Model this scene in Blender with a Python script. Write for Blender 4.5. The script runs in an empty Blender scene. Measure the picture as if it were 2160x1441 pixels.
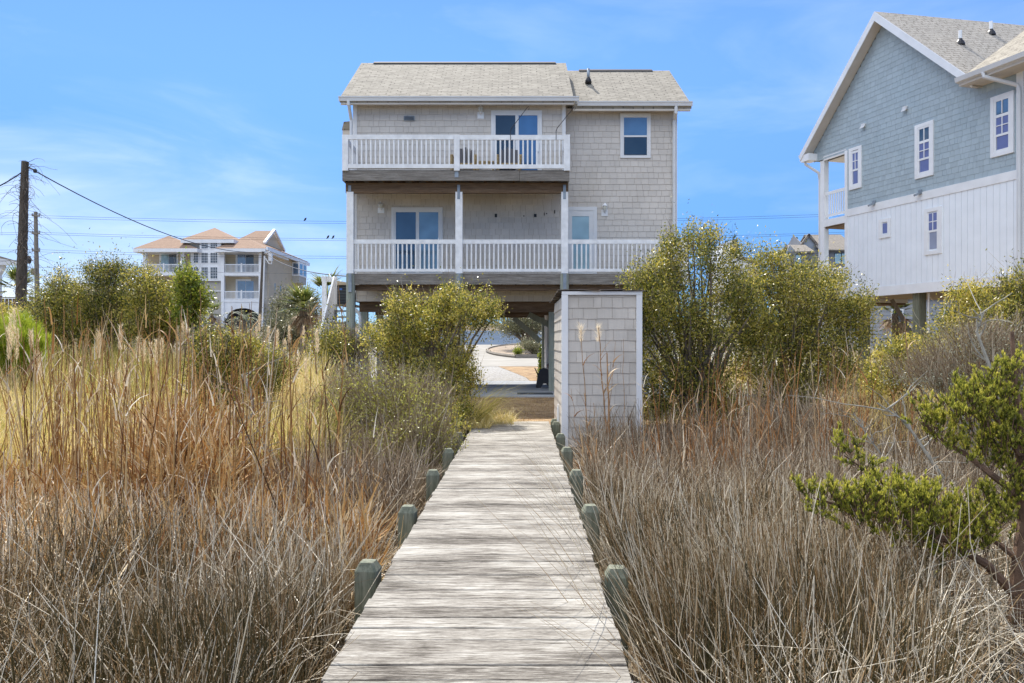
import bpy, math, random
import numpy as np
from mathutils import Vector
R = math.radians
rng = np.random.default_rng(7)
random.seed(7)
scene = bpy.context.scene
COL = scene.collection
F, CZ = 1600.0, 1.45            # focal length in photo pixels, eye height above the boardwalk (m)

def P(px, py, Y):               # a measured pixel at distance Y -> world point
    return Vector(((px-1080)/F*Y, Y, CZ+(720.5-py)/F*Y))
def PX(px, Y): return (px-1080)/F*Y
def PZ(py, Y): return CZ+(720.5-py)/F*Y

# ------------------------------------------------------------------ meshes
class MB:
    def __init__(s): s.v = []; s.f = []
    def add(s, vs, fs):
        o = len(s.v); s.v += [tuple(v) for v in vs]; s.f += [tuple(i+o for i in f) for f in fs]; return s
    def box(s, x0, x1, y0, y1, z0, z1):
        x0, x1 = min(x0,x1), max(x0,x1); y0, y1 = min(y0,y1), max(y0,y1); z0, z1 = min(z0,z1), max(z0,z1)
        return s.add([(x0,y0,z0),(x1,y0,z0),(x1,y1,z0),(x0,y1,z0),(x0,y0,z1),(x1,y0,z1),(x1,y1,z1),(x0,y1,z1)],
              [(0,3,2,1),(4,5,6,7),(0,1,5,4),(1,2,6,5),(2,3,7,6),(3,0,4,7)])
    def pbox(s, px0, px1, py0, py1, Y, d):      # box whose front face is measured at distance Y
        return s.box(PX(px0,Y), PX(px1,Y), Y, Y+d, PZ(py0,Y), PZ(py1,Y))
    def bar(s, a, b, w, h, up=(0,0,1)):         # rectangular bar from a to b
        a, b = Vector(a), Vector(b); d = (b-a).normalized(); up = Vector(up)
        x = d.cross(up)
        if x.length < 1e-4: x = d.cross(Vector((0,1,0)))
        x.normalize(); y = x.cross(d).normalized(); x *= w/2; y *= h/2
        vs = [a-x-y, a+x-y, a+x+y, a-x+y, b-x-y, b+x-y, b+x+y, b-x+y]
        return s.add(vs, [(0,1,2,3),(4,7,6,5),(0,4,5,1),(1,5,6,2),(2,6,7,3),(3,7,4,0)])
    def tube(s, pts, rad, n=6, cap=True):
        pts = [Vector(p) for p in pts]; m = len(pts)
        if not hasattr(rad, '__len__'): rad = [rad]*m
        o = len(s.v); ref = Vector((0.31,0.57,0.76))
        for i, p in enumerate(pts):
            d = (pts[min(i+1,m-1)]-pts[max(i-1,0)]).normalized()
            x = d.cross(ref)
            if x.length < 0.05: x = d.cross(Vector((1,0,0)))
            x.normalize(); y = d.cross(x)
            for k in range(n):
                a = 2*math.pi*k/n
                s.v.append(tuple(p+(x*math.cos(a)+y*math.sin(a))*rad[i]))
        for i in range(m-1):
            for k in range(n):
                k2 = (k+1) % n
                s.f.append((o+i*n+k, o+i*n+k2, o+(i+1)*n+k2, o+(i+1)*n+k))
        if cap:
            s.f.append(tuple(o+k for k in range(n))[::-1]); s.f.append(tuple(o+(m-1)*n+k for k in range(n)))
        return s
    def lathe(s, c, prof, n=12):                # prof: (radius, z) around a vertical axis at c
        o = len(s.v); m = len(prof)
        for r, z in prof:
            for k in range(n):
                a = 2*math.pi*k/n; s.v.append((c[0]+r*math.cos(a), c[1]+r*math.sin(a), c[2]+z))
        for i in range(m-1):
            for k in range(n):
                k2 = (k+1) % n; s.f.append((o+i*n+k, o+i*n+k2, o+(i+1)*n+k2, o+(i+1)*n+k))
        s.f.append(tuple(o+k for k in range(n))[::-1]); s.f.append(tuple(o+(m-1)*n+k for k in range(n)))
        return s
    def prism(s, poly, d):                      # polygon of 3-D points, extruded by vector d
        n = len(poly); d = Vector(d); a = [Vector(p) for p in poly]
        return s.add(a+[p+d for p in a], [tuple(range(n))[::-1], tuple(range(n,2*n))]+[(i,(i+1)%n,n+(i+1)%n,n+i) for i in range(n)])

def total(o):
    t = Vector((0,0,0))
    while o is not None: t += o.location; o = o.parent
    return t
def build(mb, name, mat, parent=None, local=False, smooth=False, bevel=0.0):
    off = Vector((0,0,0)) if (local or parent is None) else total(parent)
    me = bpy.data.meshes.new(name)
    me.from_pydata([(v[0]-off.x, v[1]-off.y, v[2]-off.z) for v in mb.v], [], mb.f)
    me.materials.append(mat)
    if smooth: me.polygons.foreach_set('use_smooth', [True]*len(me.polygons))
    me.update()
    o = bpy.data.objects.new(name, me); COL.objects.link(o)
    if parent is not None: o.parent = parent
    if bevel:
        b = o.modifiers.new('Bevel','BEVEL'); b.width = bevel; b.segments = 2; b.limit_method = 'ANGLE'
    return o
def tag(o, label=None, cat=None, group=None, kind=None):
    if label: o['label'] = label
    if cat: o['category'] = cat
    if group: o['group'] = group
    if kind: o['kind'] = kind
    return o
def thing(name, label, cat, loc, rz=0.0, group=None):
    o = bpy.data.objects.new(name, None); COL.objects.link(o); o.empty_display_size = .2
    o.location = loc; o.rotation_euler = (0,0,rz)
    return tag(o, label, cat, group)
def clone(o, dx=(0,0,0), parent=None):          # a copy of a part next to the first one
    c = o.copy(); COL.objects.link(c); c.parent = parent if parent is not None else o.parent
    c.location = o.location+Vector(dx); return c
def copy_tree(o, parent=None):
    c = o.copy(); COL.objects.link(c); c.parent = parent
    for ch in list(o.children): copy_tree(ch, c)
    return c

def fast_mesh(name, verts, quads, mat, tint=None, parent=None, normals_up=False):
    """big vegetation meshes straight from numpy; verts (n,3), quads (m,4), tint per vertex"""
    off = Vector((0,0,0)) if parent is None else total(parent)
    verts = np.asarray(verts, dtype=np.float32) - np.array(off, dtype=np.float32)
    me = bpy.data.meshes.new(name); n, m = len(verts), len(quads)
    me.vertices.add(n); me.vertices.foreach_set('co', verts.ravel())
    me.loops.add(m*4); me.loops.foreach_set('vertex_index', np.asarray(quads, dtype=np.int32).ravel())
    me.polygons.add(m); me.polygons.foreach_set('loop_start', np.arange(0, m*4, 4, dtype=np.int32))
    try: me.polygons.foreach_set('loop_total', np.full(m, 4, dtype=np.int32))
    except Exception: pass
    me.materials.append(mat); me.update(calc_edges=True)
    if tint is not None:
        a = me.attributes.new('tint', 'FLOAT', 'POINT'); a.data.foreach_set('value', np.asarray(tint, dtype=np.float32))
    o = bpy.data.objects.new(name, me); COL.objects.link(o)
    if parent is not None: o.parent = parent
    return o

def ribbons(base, H, W, ang, lean, curve, yaw, segs=3, tip=.25, tint=None, kink=None):
    """grass blades / stems: base (n,3), bending towards ang by lean + curve; returns verts, quads, tint"""
    n = len(base); t = np.linspace(0,1,segs+1)[None,:]
    L = np.broadcast_to
    lean = L(np.asarray(lean, float), (n,))[:,None]; curve = L(np.asarray(curve, float), (n,))[:,None]
    H = L(np.asarray(H, float), (n,))[:,None]; W = L(np.asarray(W, float), (n,))[:,None]
    th = lean+curve*t                            # angle from the vertical along the blade
    dt = 1.0/segs
    hz = np.concatenate([np.zeros((n,1)), np.cumsum(np.sin((th[:,1:]+th[:,:-1])/2), 1)*dt], 1)*H
    vz = np.concatenate([np.zeros((n,1)), np.cumsum(np.cos((th[:,1:]+th[:,:-1])/2), 1)*dt], 1)*H
    c = np.stack([base[:,0:1]+np.cos(ang)[:,None]*hz, base[:,1:2]+np.sin(ang)[:,None]*hz, base[:,2:3]+vz], -1)
    w = W*(1-(1-tip)*t**1.5)*.5
    sx = np.stack([np.cos(yaw), np.sin(yaw), np.zeros(n)], -1)[:,None,:]*w[:,:,None]
    v = np.stack([c-sx, c+sx], 2).reshape(-1,3)
    k = (np.arange(n)*(segs+1)*2)[:,None]+(np.arange(segs)*2)[None,:]
    q = np.stack([k, k+1, k+3, k+2], -1).reshape(-1,4)
    tint = rng.random(n) if tint is None else tint
    return v, q, np.repeat(tint, (segs+1)*2)
def stems(base, H, W, ang, lean, curve, segs=3, tip=.4, tint=None):
    """round rush stems: three-sided tapering tubes"""
    n = len(base); v0, _, _ = ribbons(base, H, W, ang, lean, curve, np.zeros(n), segs, tip, np.zeros(n))
    v0 = v0.reshape(n, segs+1, 2, 3); c = v0.mean(2); r = np.abs(v0[:,:,1,0]-v0[:,:,0,0])*.5; ph = rng.uniform(0,6.28,n)
    ring = np.stack([np.stack([c[...,0]+r*np.cos(ph+k*2.0944)[:,None], c[...,1]+r*np.sin(ph+k*2.0944)[:,None], c[...,2]], -1) for k in range(3)], 2)
    v = ring.reshape(-1,3); b0 = (np.arange(n)*(segs+1)*3)[:,None,None]+(np.arange(segs)*3)[None,:,None]; k = np.arange(3)[None,None,:]; k2 = (k+1) % 3
    q = np.stack(np.broadcast_arrays(b0+k, b0+k2, b0+3+k2, b0+3+k), -1).reshape(-1,4)
    tint = rng.random(n) if tint is None else tint
    return v, q, np.repeat(tint, (segs+1)*3)
def leaves(c, d, L, W, tint=None, droop=0.0):
    """diamond leaves: centre (n,3), direction (n,3)"""
    n = len(c); d = d/np.linalg.norm(d, axis=1, keepdims=True)
    r = rng.normal(size=(n,3)); s = np.cross(d, r); s /= np.linalg.norm(s, axis=1, keepdims=True)
    L = np.broadcast_to(L, (n,))[:,None]; W = np.broadcast_to(W, (n,))[:,None]
    nn = np.cross(d, s)
    v = np.stack([c-d*L*.5, c-d*L*.02+s*W*.5+nn*W*.12, c+d*L*.5, c-d*L*.02-s*W*.5+nn*W*.12], 1).reshape(-1,3)
    q = np.arange(n*4).reshape(n,4)
    tint = rng.random(n) if tint is None else tint
    return v, q, np.repeat(tint, 4)
def join(parts):
    vs, qs, ts, o = [], [], [], 0
    for v, q, t in parts:
        vs.append(v); qs.append(q+o); ts.append(t); o += len(v)
    return np.concatenate(vs), np.concatenate(qs), np.concatenate(ts)

# ------------------------------------------------------------------ materials
def new_mat(name):
    m = bpy.data.materials.new(name); m.use_nodes = True
    nt = m.node_tree; b = nt.nodes['Principled BSDF']; return m, nt, b
def N(nt, t, **k):
    n = nt.nodes.new(t)
    for a, v in k.items(): setattr(n, a, v)
    return n
def ramp(nt, fac, stops):
    r = N(nt, 'ShaderNodeValToRGB'); e = r.color_ramp.elements
    while len(e) < len(stops): e.new(0.5)
    for i, (p, c) in enumerate(stops): e[i].position = p; e[i].color = (*c, 1)
    nt.links.new(fac, r.inputs['Fac']); return r.outputs['Color']
def noise(nt, scale, detail=3, stretch=(1,1,1), rough=.55, coord='Object'):
    tc = N(nt, 'ShaderNodeTexCoord'); mp = N(nt, 'ShaderNodeMapping'); mp.inputs['Scale'].default_value = stretch
    nt.links.new(tc.outputs[coord], mp.inputs['Vector'])
    n = N(nt, 'ShaderNodeTexNoise'); n.inputs['Scale'].default_value = scale; n.inputs['Detail'].default_value = detail
    n.inputs['Roughness'].default_value = rough
    nt.links.new(mp.outputs['Vector'], n.inputs['Vector']); return n.outputs['Fac']
def mixc(nt, fac, a, b, mode='MIX'):
    m = N(nt, 'ShaderNodeMix', data_type='RGBA', blend_type=mode)
    for s, v in ((m.inputs['Factor'], fac), (m.inputs['A'], a), (m.inputs['B'], b)):
        if hasattr(v, 'is_linked') or hasattr(v, 'links'): nt.links.new(v, s)
        elif isinstance(v, (int, float)): s.default_value = v
        else: s.default_value = (*v, 1)
    return m.outputs['Result']
def bump(nt, b, h, strength=.3, dist=.01):
    n = N(nt, 'ShaderNodeBump'); n.inputs['Strength'].default_value = strength; n.inputs['Distance'].default_value = dist
    nt.links.new(h, n.inputs['Height']); nt.links.new(n.outputs['Normal'], b.inputs['Normal'])

def plain(name, c, rough=.5, var=.12, scale=3, spec=.4, bumps=0.0, stretch=(1,1,1), metal=0.0):
    m, nt, b = new_mat(name)
    f = noise(nt, scale, 5, stretch)
    lo = tuple(x*(1-var) for x in c); hi = tuple(min(1, x*(1+var)) for x in c)
    nt.links.new(ramp(nt, f, [(.3, lo), (.7, hi)]), b.inputs['Base Color'])
    b.inputs['Roughness'].default_value = rough; b.inputs['Specular IOR Level'].default_value = spec
    b.inputs['Metallic'].default_value = metal
    if bumps: bump(nt, b, noise(nt, scale*12, 4, stretch), bumps, .01)
    return m
def wood(name, stops, stretch, rough=.85, island=.0, bumps=.4, scale=1.0, patch=0):
    """weathered timber: noise drawn out along the grain, optionally varied per board"""
    m, nt, b = new_mat(name)
    g1 = noise(nt, 5*scale, 6, stretch, .65); g2 = noise(nt, 30*scale, 4, stretch, .6)
    mm = N(nt, 'ShaderNodeMath', operation='MULTIPLY_ADD'); mm.inputs[1].default_value = .35
    nt.links.new(g2, mm.inputs[0])
    m2 = N(nt, 'ShaderNodeMath', operation='MULTIPLY'); m2.inputs[1].default_value = .65
    nt.links.new(g1, m2.inputs[0]); nt.links.new(m2.outputs[0], mm.inputs[2])
    fac = mm.outputs[0]
    if island:
        ge = N(nt, 'ShaderNodeNewGeometry'); a = N(nt, 'ShaderNodeMath', operation='MULTIPLY_ADD')
        a.inputs[1].default_value = island; nt.links.new(ge.outputs['Random Per Island'], a.inputs[0])
        s = N(nt, 'ShaderNodeMath', operation='SUBTRACT'); s.inputs[1].default_value = island/2
        nt.links.new(fac, s.inputs[0]); nt.links.new(s.outputs[0], a.inputs[2]); fac = a.outputs[0]
    if patch:                                     # broad weathered patches and a few knots
        pn = noise(nt, 1.6, 4, (1,2.2,1)); a = N(nt, 'ShaderNodeMath', operation='MULTIPLY_ADD'); a.inputs[1].default_value = patch
        nt.links.new(pn, a.inputs[0]); s_ = N(nt, 'ShaderNodeMath', operation='SUBTRACT'); s_.inputs[1].default_value = patch*.5
        nt.links.new(fac, s_.inputs[0]); nt.links.new(s_.outputs[0], a.inputs[2]); fac = a.outputs[0]
    col = ramp(nt, fac, stops)
    if patch:
        tc = N(nt, 'ShaderNodeTexCoord'); mp = N(nt, 'ShaderNodeMapping'); mp.inputs['Scale'].default_value = (1.1,3.4,1)
        nt.links.new(tc.outputs['Object'], mp.inputs['Vector']); vo = N(nt, 'ShaderNodeTexVoronoi'); vo.inputs['Scale'].default_value = 1.7
        nt.links.new(mp.outputs['Vector'], vo.inputs['Vector']); kn = N(nt, 'ShaderNodeMapRange'); kn.inputs['From Min'].default_value = .035; kn.inputs['From Max'].default_value = .085
        kn.inputs['To Min'].default_value = .85; kn.inputs['To Max'].default_value = 0; nt.links.new(vo.outputs['Distance'], kn.inputs['Value'])
        col = mixc(nt, kn.outputs[0], col, (.05,.038,.028))
        ck = N(nt, 'ShaderNodeMapRange'); ck.inputs['From Min'].default_value = .60; ck.inputs['From Max'].default_value = .68; ck.inputs['To Max'].default_value = .75
        nt.links.new(noise(nt, 5, 3, (.7,34,10), .5), ck.inputs['Value']); col = mixc(nt, ck.outputs[0], col, (.06,.05,.04))
    nt.links.new(col, b.inputs['Base Color'])
    b.inputs['Roughness'].default_value = rough; b.inputs['Specular IOR Level'].default_value = .25
    bump(nt, b, g2, bumps, .004)
    return m
def foliage(name, stops, transl=.35, rough=.4, spec=.4, mottle=0.0):
    m, nt, b = new_mat(name)
    a = N(nt, 'ShaderNodeAttribute', attribute_name='tint'); fac = a.outputs['Fac']
    c = ramp(nt, fac, stops)
    nt.links.new(c, b.inputs['Base Color'])
    b.inputs['Roughness'].default_value = rough; b.inputs['Specular IOR Level'].default_value = spec
    if transl:
        t = N(nt, 'ShaderNodeBsdfTranslucent'); nt.links.new(c, t.inputs['Color'])
        x = N(nt, 'ShaderNodeMixShader'); x.inputs['Fac'].default_value = transl
        nt.links.new(b.outputs[0], x.inputs[1]); nt.links.new(t.outputs[0], x.inputs[2])
        nt.links.new(x.outputs[0], nt.nodes['Material Output'].inputs['Surface'])
    return m
def shingle_roof(name, c1, c2, dark, axes=(0,1), k=1.22, w=.30, row=.15):
    m, nt, b = new_mat(name)
    tc = N(nt, 'ShaderNodeTexCoord'); sp = N(nt, 'ShaderNodeSeparateXYZ'); nt.links.new(tc.outputs['Object'], sp.inputs[0])
    cb = N(nt, 'ShaderNodeCombineXYZ'); mu = N(nt, 'ShaderNodeMath', operation='MULTIPLY'); mu.inputs[1].default_value = k
    nt.links.new(sp.outputs[axes[0]], cb.inputs[0]); nt.links.new(sp.outputs[axes[1]], mu.inputs[0]); nt.links.new(mu.outputs[0], cb.inputs[1])
    br = N(nt, 'ShaderNodeTexBrick'); nt.links.new(cb.outputs[0], br.inputs['Vector'])
    for kx, v in (('Scale',1),('Brick Width',w),('Row Height',row),('Mortar Size',.022),('Mortar Smooth',.3),('Bias',0)): br.inputs[kx].default_value = v
    br.offset = .37; br.inputs['Color1'].default_value = (*c1,1); br.inputs['Color2'].default_value = (*c2,1); br.inputs['Mortar'].default_value = (*c1,1)
    nz = noise(nt, 2.3, 4, (1,3,1)); nf = noise(nt, 60, 2)
    mk = N(nt, 'ShaderNodeMapRange'); mk.inputs['From Min'].default_value = .38; mk.inputs['From Max'].default_value = .62
    nt.links.new(noise(nt, 7, 3, (.8,3.5,1)), mk.inputs['Value'])
    fm = N(nt, 'ShaderNodeMath', operation='MULTIPLY'); nt.links.new(br.outputs['Fac'], fm.inputs[0]); nt.links.new(mk.outputs[0], fm.inputs[1])
    col = mixc(nt, fm.outputs[0], br.outputs['Color'], dark)
    col = mixc(nt, .55, col, ramp(nt, nf, [(.3,(.55,.55,.55)),(.7,(1,1,1))]), 'MULTIPLY')
    col = mixc(nt, .35, col, ramp(nt, nz, [(.35,(.6,.6,.62)),(.65,(1,1,1))]), 'MULTIPLY')
    nt.links.new(col, b.inputs['Base Color']); b.inputs['Roughness'].default_value = .9; b.inputs['Specular IOR Level'].default_value = .15
    return m
def siding(name, c, dirt=None, var=.10, island=.14, fine=90, amount=.8):
    m, nt, b = new_mat(name)
    ge = N(nt, 'ShaderNodeNewGeometry')
    f = noise(nt, 1.2, 4); g = noise(nt, fine, 3, (1,1,.06))
    col = ramp(nt, ge.outputs['Random Per Island'], [(0, tuple(x*(1-island) for x in c)), (1, tuple(x*(1+island*.6) for x in c))])
    col = mixc(nt, .5, col, ramp(nt, f, [(.3,(1-var*2,)*3),(.7,(1,1,1))]), 'MULTIPLY')
    col = mixc(nt, .5, col, ramp(nt, g, [(.3,(.86,.86,.86)),(.7,(1,1,1))]), 'MULTIPLY')
    if dirt:
        d = noise(nt, .9, 4, (1,1,.8)); k = N(nt, 'ShaderNodeMapRange'); k.inputs['From Min'].default_value = .5; k.inputs['From Max'].default_value = .75
        k.inputs['To Max'].default_value = amount
        nt.links.new(d, k.inputs['Value']); col = mixc(nt, k.outputs[0], col, dirt)
    nt.links.new(col, b.inputs['Base Color']); b.inputs['Roughness'].default_value = .65; b.inputs['Specular IOR Level'].default_value = .3
    bump(nt, b, g, .15, .003)
    return m
def glass(name, c, ior=2.4):
    m, nt, b = new_mat(name)
    f = noise(nt, 1.3, 2)
    nt.links.new(ramp(nt, f, [(.3, tuple(x*.7 for x in c)), (.7, tuple(x*1.2 for x in c))]), b.inputs['Base Color'])
    b.inputs['Roughness'].default_value = .04; b.inputs['IOR'].default_value = ior
    return m

WHITE = plain('white_paint', (.84,.85,.86), .45, .06, 2.5)
WHITE_WEATHERED = plain('weathered_white_paint', (.80,.81,.82), .6, .12, 5, bumps=.12)
TRIM = plain('vinyl_trim', (.74,.74,.74), .4, .05, 1.5)
GUTTER = plain('gutter_aluminium', (.66,.67,.68), .4, .05, 1.5)
SOFFIT = plain('soffit_vinyl', (.62,.57,.50), .5, .08, 2)
BEIGE = siding('beige_shingle_siding', (.67,.62,.56), island=.06, dirt=(.44,.40,.35), amount=.38)
SHED_SIDING = siding('grey_beige_shed_siding', (.62,.57,.505), dirt=(.33,.30,.26), island=.10, fine=60)
UNDERLAY = plain('siding_underlay', (.36,.29,.22), .9, .1)
BLUE = siding('blue_grey_shingle_siding', (.43,.515,.56), island=.08, var=.05, dirt=(.33,.43,.48), amount=.4)
BLUE_UNDER = plain('blue_siding_underlay', (.26,.345,.385), .9, .1)
PANEL = plain('white_panel_siding', (.86,.90,.94), .5, .04, 2)
ROOF = shingle_roof('tan_roof_shingle', (.425,.385,.315), (.325,.295,.24), (.10,.085,.07))
ROOF_B = shingle_roof('tan_roof_shingle_side', (.56,.505,.43), (.48,.435,.37), (.15,.13,.105), axes=(1,0), k=1.4)
ROOF_RED = shingle_roof('brown_roof_shingle', (.40,.27,.19), (.33,.22,.155), (.2,.13,.09))
ROOF_GREY = shingle_roof('grey_roof_shingle', (.36,.32,.27), (.30,.27,.23), (.12,.1,.09))
DARK = plain('black_metal', (.03,.03,.035), .5, .2)
STEEL = plain('galvanised_steel', (.28,.32,.36), .5, .25, 6, metal=.4)
BOARD = wood('weathered_deck_board', [(.31,(.04,.033,.026)),(.40,(.105,.091,.074)),(.475,(.215,.194,.163)),(.545,(.315,.29,.248)),(.64,(.46,.437,.388))], (1.3,15,15), island=.07, bumps=.7, patch=.42)
POSTWOOD = wood('green_treated_post', [(.3,(.08,.09,.065)),(.5,(.17,.18,.13)),(.68,(.30,.29,.22))], (6,6,.5), bumps=.5)
PILEWOOD = wood('green_treated_pile', [(.3,(.16,.18,.15)),(.5,(.30,.33,.28)),(.68,(.42,.43,.37))], (6,6,.4), bumps=.5)
RIMWOOD = wood('grey_weathered_beam', [(.3,(.085,.075,.063)),(.48,(.19,.172,.152)),(.62,(.30,.28,.255)),(.75,(.40,.385,.36))], (.5,7,7))
BROWNWOOD = wood('brown_stained_beam', [(.3,(.07,.045,.03)),(.5,(.16,.105,.065)),(.7,(.27,.19,.125))], (.5,7,7))
POLEWOOD = wood('dark_pole_wood', [(.3,(.035,.028,.022)),(.5,(.09,.075,.06)),(.7,(.2,.17,.14))], (9,9,.5), bumps=1)
GREYPOLE = wood('grey_pole_wood', [(.3,(.13,.11,.09)),(.5,(.24,.21,.17)),(.7,(.35,.31,.26))], (9,9,.5))
CHAIRWOOD = wood('honey_teak', [(.3,(.28,.19,.09)),(.5,(.45,.33,.17)),(.7,(.6,.46,.27))], (3,3,3))
GLASS = glass('dark_window_glass', (.02,.04,.06), 1.8)
GLASS_BLUE = glass('sky_tinted_glass', (.07,.15,.26), 2.3)  # mirrored sky put into the blue base colour of the pane
GLASS_NAVY = glass('curtained_navy_glass', (.035,.075,.13), 1.9)
GLASS_LIGHT = glass('curtain_reflection_glass', (.17,.29,.40), 1.9)  # curtain tone with a bright reflection mixed into the base colour
GLASS_SKY = glass('sky_blue_glass', (.04,.14,.32), 2.1)  # bright blue of the reflected sky set as base colour
GLASS_PALE = glass('blind_backed_glass', (.34,.50,.56), 1.6)
BLIND = plain('window_blind', (.16,.20,.42), .3, .1)
CONCRETE = plain('concrete_slab_surface', (.33,.345,.36), .9, .15, 1.2, bumps=.1, spec=.12)
# ------------------------------------------------------------------ ground
def sstep(a, b, x): t = np.clip((x-a)/(b-a), 0, 1); return t*t*(3-2*t)
GY = [-60,10.5,13.6,28.4,38,46,58,75,92,112,700]; GZ = [-.55,-.55,-.10,-.10,.20,.40,1.2,2.3,3.3,4.0,4.0]
def ground_z(x, y):
    x = np.asarray(x, float); y = np.asarray(y, float)
    ye = y-3.2*sstep(1.0, 3.5, -x)*(1-sstep(18, 24, y))
    return np.interp(ye, GY, GZ)+.04*np.sin(x*1.7+y*.6)*np.cos(y*1.3-x*.4)*(1-sstep(9,13,y))
xs = np.unique(np.concatenate([np.linspace(-600,-40,15), np.linspace(-40,40,161), np.linspace(40,600,15)]))
ys = np.unique(np.concatenate([np.linspace(-60,-4,8), np.linspace(-4,30,137), np.linspace(30,120,91), np.linspace(120,900,12)]))
gx, gy = np.meshgrid(xs, ys); gz = ground_z(gx, gy)
gv = np.stack([gx,gy,gz], -1).reshape(-1,3); nx = len(xs)
ii = (np.arange(len(ys)-1)[:,None]*nx+np.arange(nx-1)[None,:]).reshape(-1)
gq = np.stack([ii, ii+1, ii+nx+1, ii+nx], -1)
m, nt, b = new_mat('marsh_soil')
c = ramp(nt, noise(nt, 1.4, 6), [(.3,(.07,.052,.034)),(.5,(.15,.112,.07)),(.7,(.25,.195,.13))])
nt.links.new(c, b.inputs['Base Color']); b.inputs['Roughness'].default_value = .95
bump(nt, b, noise(nt, 22, 5), .8, .03)
g = fast_mesh('ground', gv, gq, m); tag(g, 'brown straw littered soil under the marsh grass and dunes', 'ground', kind='structure')

def sheet(name, rows, mat, label, cat, lift=.004, nx=10):
    """flat cover draped on the ground; rows: (y, x0, x1)"""
    v = []; q = []
    R_ = []
    for (ya,a0,a1),(yb,b0,b1) in zip(rows, rows[1:]):
        n = max(1, int(abs(yb-ya)/.5))
        for i in range(n):
            t = i/n; R_.append((ya+(yb-ya)*t, a0+(b0-a0)*t, a1+(b1-a1)*t))
    R_.append(rows[-1])
    for y, x0, x1 in R_:
        for k in range(nx+1):
            x = x0+(x1-x0)*k/nx; v.append((x, y, float(ground_z(x,y))+lift))
    for j in range(len(R_)-1):
        for k in range(nx):
            a = j*(nx+1)+k; q.append((a, a+1, a+nx+2, a+nx+1))
    o = fast_mesh(name, np.array(v), np.array(q), mat)
    return tag(o, label, cat, kind='structure')
m, nt, b = new_mat('dormant_turf')
c = ramp(nt, noise(nt, 2.2, 6), [(.3,(.17,.11,.055)),(.5,(.30,.19,.09)),(.7,(.42,.29,.15))])
nt.links.new(c, b.inputs['Base Color']); b.inputs['Roughness'].default_value = .95; bump(nt, b, noise(nt, 60, 4), .8, .02)
TURF = m
sheet('lawn', [(13.75,-.9,1.0),(14.9,-1.5,6),(15.2,-2.0,15),(20.98,-3.0,17)], TURF, 'dormant brown lawn between the boardwalk end and the house slab', 'lawn', .005, 24)
m, nt, b = new_mat('pale_gravel')
c = ramp(nt, noise(nt, 9, 6, rough=.75), [(.32,(.13,.12,.105)),(.5,(.30,.285,.26)),(.66,(.46,.445,.415))])
nt.links.new(c, b.inputs['Base Color']); b.inputs['Roughness'].default_value = .95; bump(nt, b, noise(nt, 45, 3), .8, .02)
sheet('gravel_drive', [(28.45,-6,.75),(31,-6,.55),(37.9,-7,-.7)], m, 'pale gravel drive behind the house slab', 'driveway', .006)
sheet('turf_strip', [(28.45,.78,12),(31,.58,12),(37.9,-.67,13)], TURF, 'orange brown turf strip beside the gravel drive', 'lawn', .005)
m2 = plain('pale_concrete', (.32,.30,.265), .95, .12, .7, bumps=.1, spec=.08)  # warm pale tone of the concrete apron
sheet('driveway_apron', [(38,-14,20),(46.2,-16,22),(58,-18,-.2)], m2, 'pale concrete apron curving round the planting bed', 'driveway', .008, 14)
m3 = plain('blue_grey_asphalt', (.070,.098,.140), .95, .14, .5, bumps=.1, spec=.05)
sheet('asphalt_drive', [(58.1,-20,3.0),(66,-16,4.5),(80,-14,5)], m3, 'blue grey asphalt drive climbing towards the dune', 'driveway', .008, 14)
m4 = plain('sandy_mulch', (.30,.235,.17), .95, .3, 2.5, bumps=.5)
rows = []
for i in range(13):
    t = i/12; y = 46.6+t*11; w = 7.5*math.sin(math.pi*min(1,(t*.93+.07)))**.5
    rows.append((y, 1.9-w*.48-1.6*t*0, 9))
pb = sheet('planting_bed', rows, m4, 'sandy planting bed edged with timber across the drive', 'planting bed', .10, 12)
e = MB(); pts = [(r[1], r[0], float(ground_z(r[1], r[0]))+.1) for r in rows]
e.tube(pts, .10, 5); be = build(e, 'bed_edging', GREYPOLE, pb)
e = MB(); e.bar((rows[0][1],46.5,.52),(9,46.5,.52),.16,.28); build(e, 'kerb', RIMWOOD, pb)

# slab under the house: real step at the front
s = MB(); s.box(-5.0, 5.3, 21.0, 28.4, -.4, -.03); s.box(-1.6,5.3,20.93,20.998,-.4,-.05)
sl = build(s, 'concrete_slab', CONCRETE, bevel=.012); tag(sl, 'smooth concrete slab on the ground beneath the raised house', 'slab', kind='structure')
mt = MB(); mt.box(.15,1.15,21.15,21.75,-.03,-.012)
dm = build(mt, 'door_mat', plain('dark_rubber_mat',(.05,.055,.06),.9)); tag(dm, 'dark rubber mat on the front edge of the house slab', 'mat')

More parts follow.
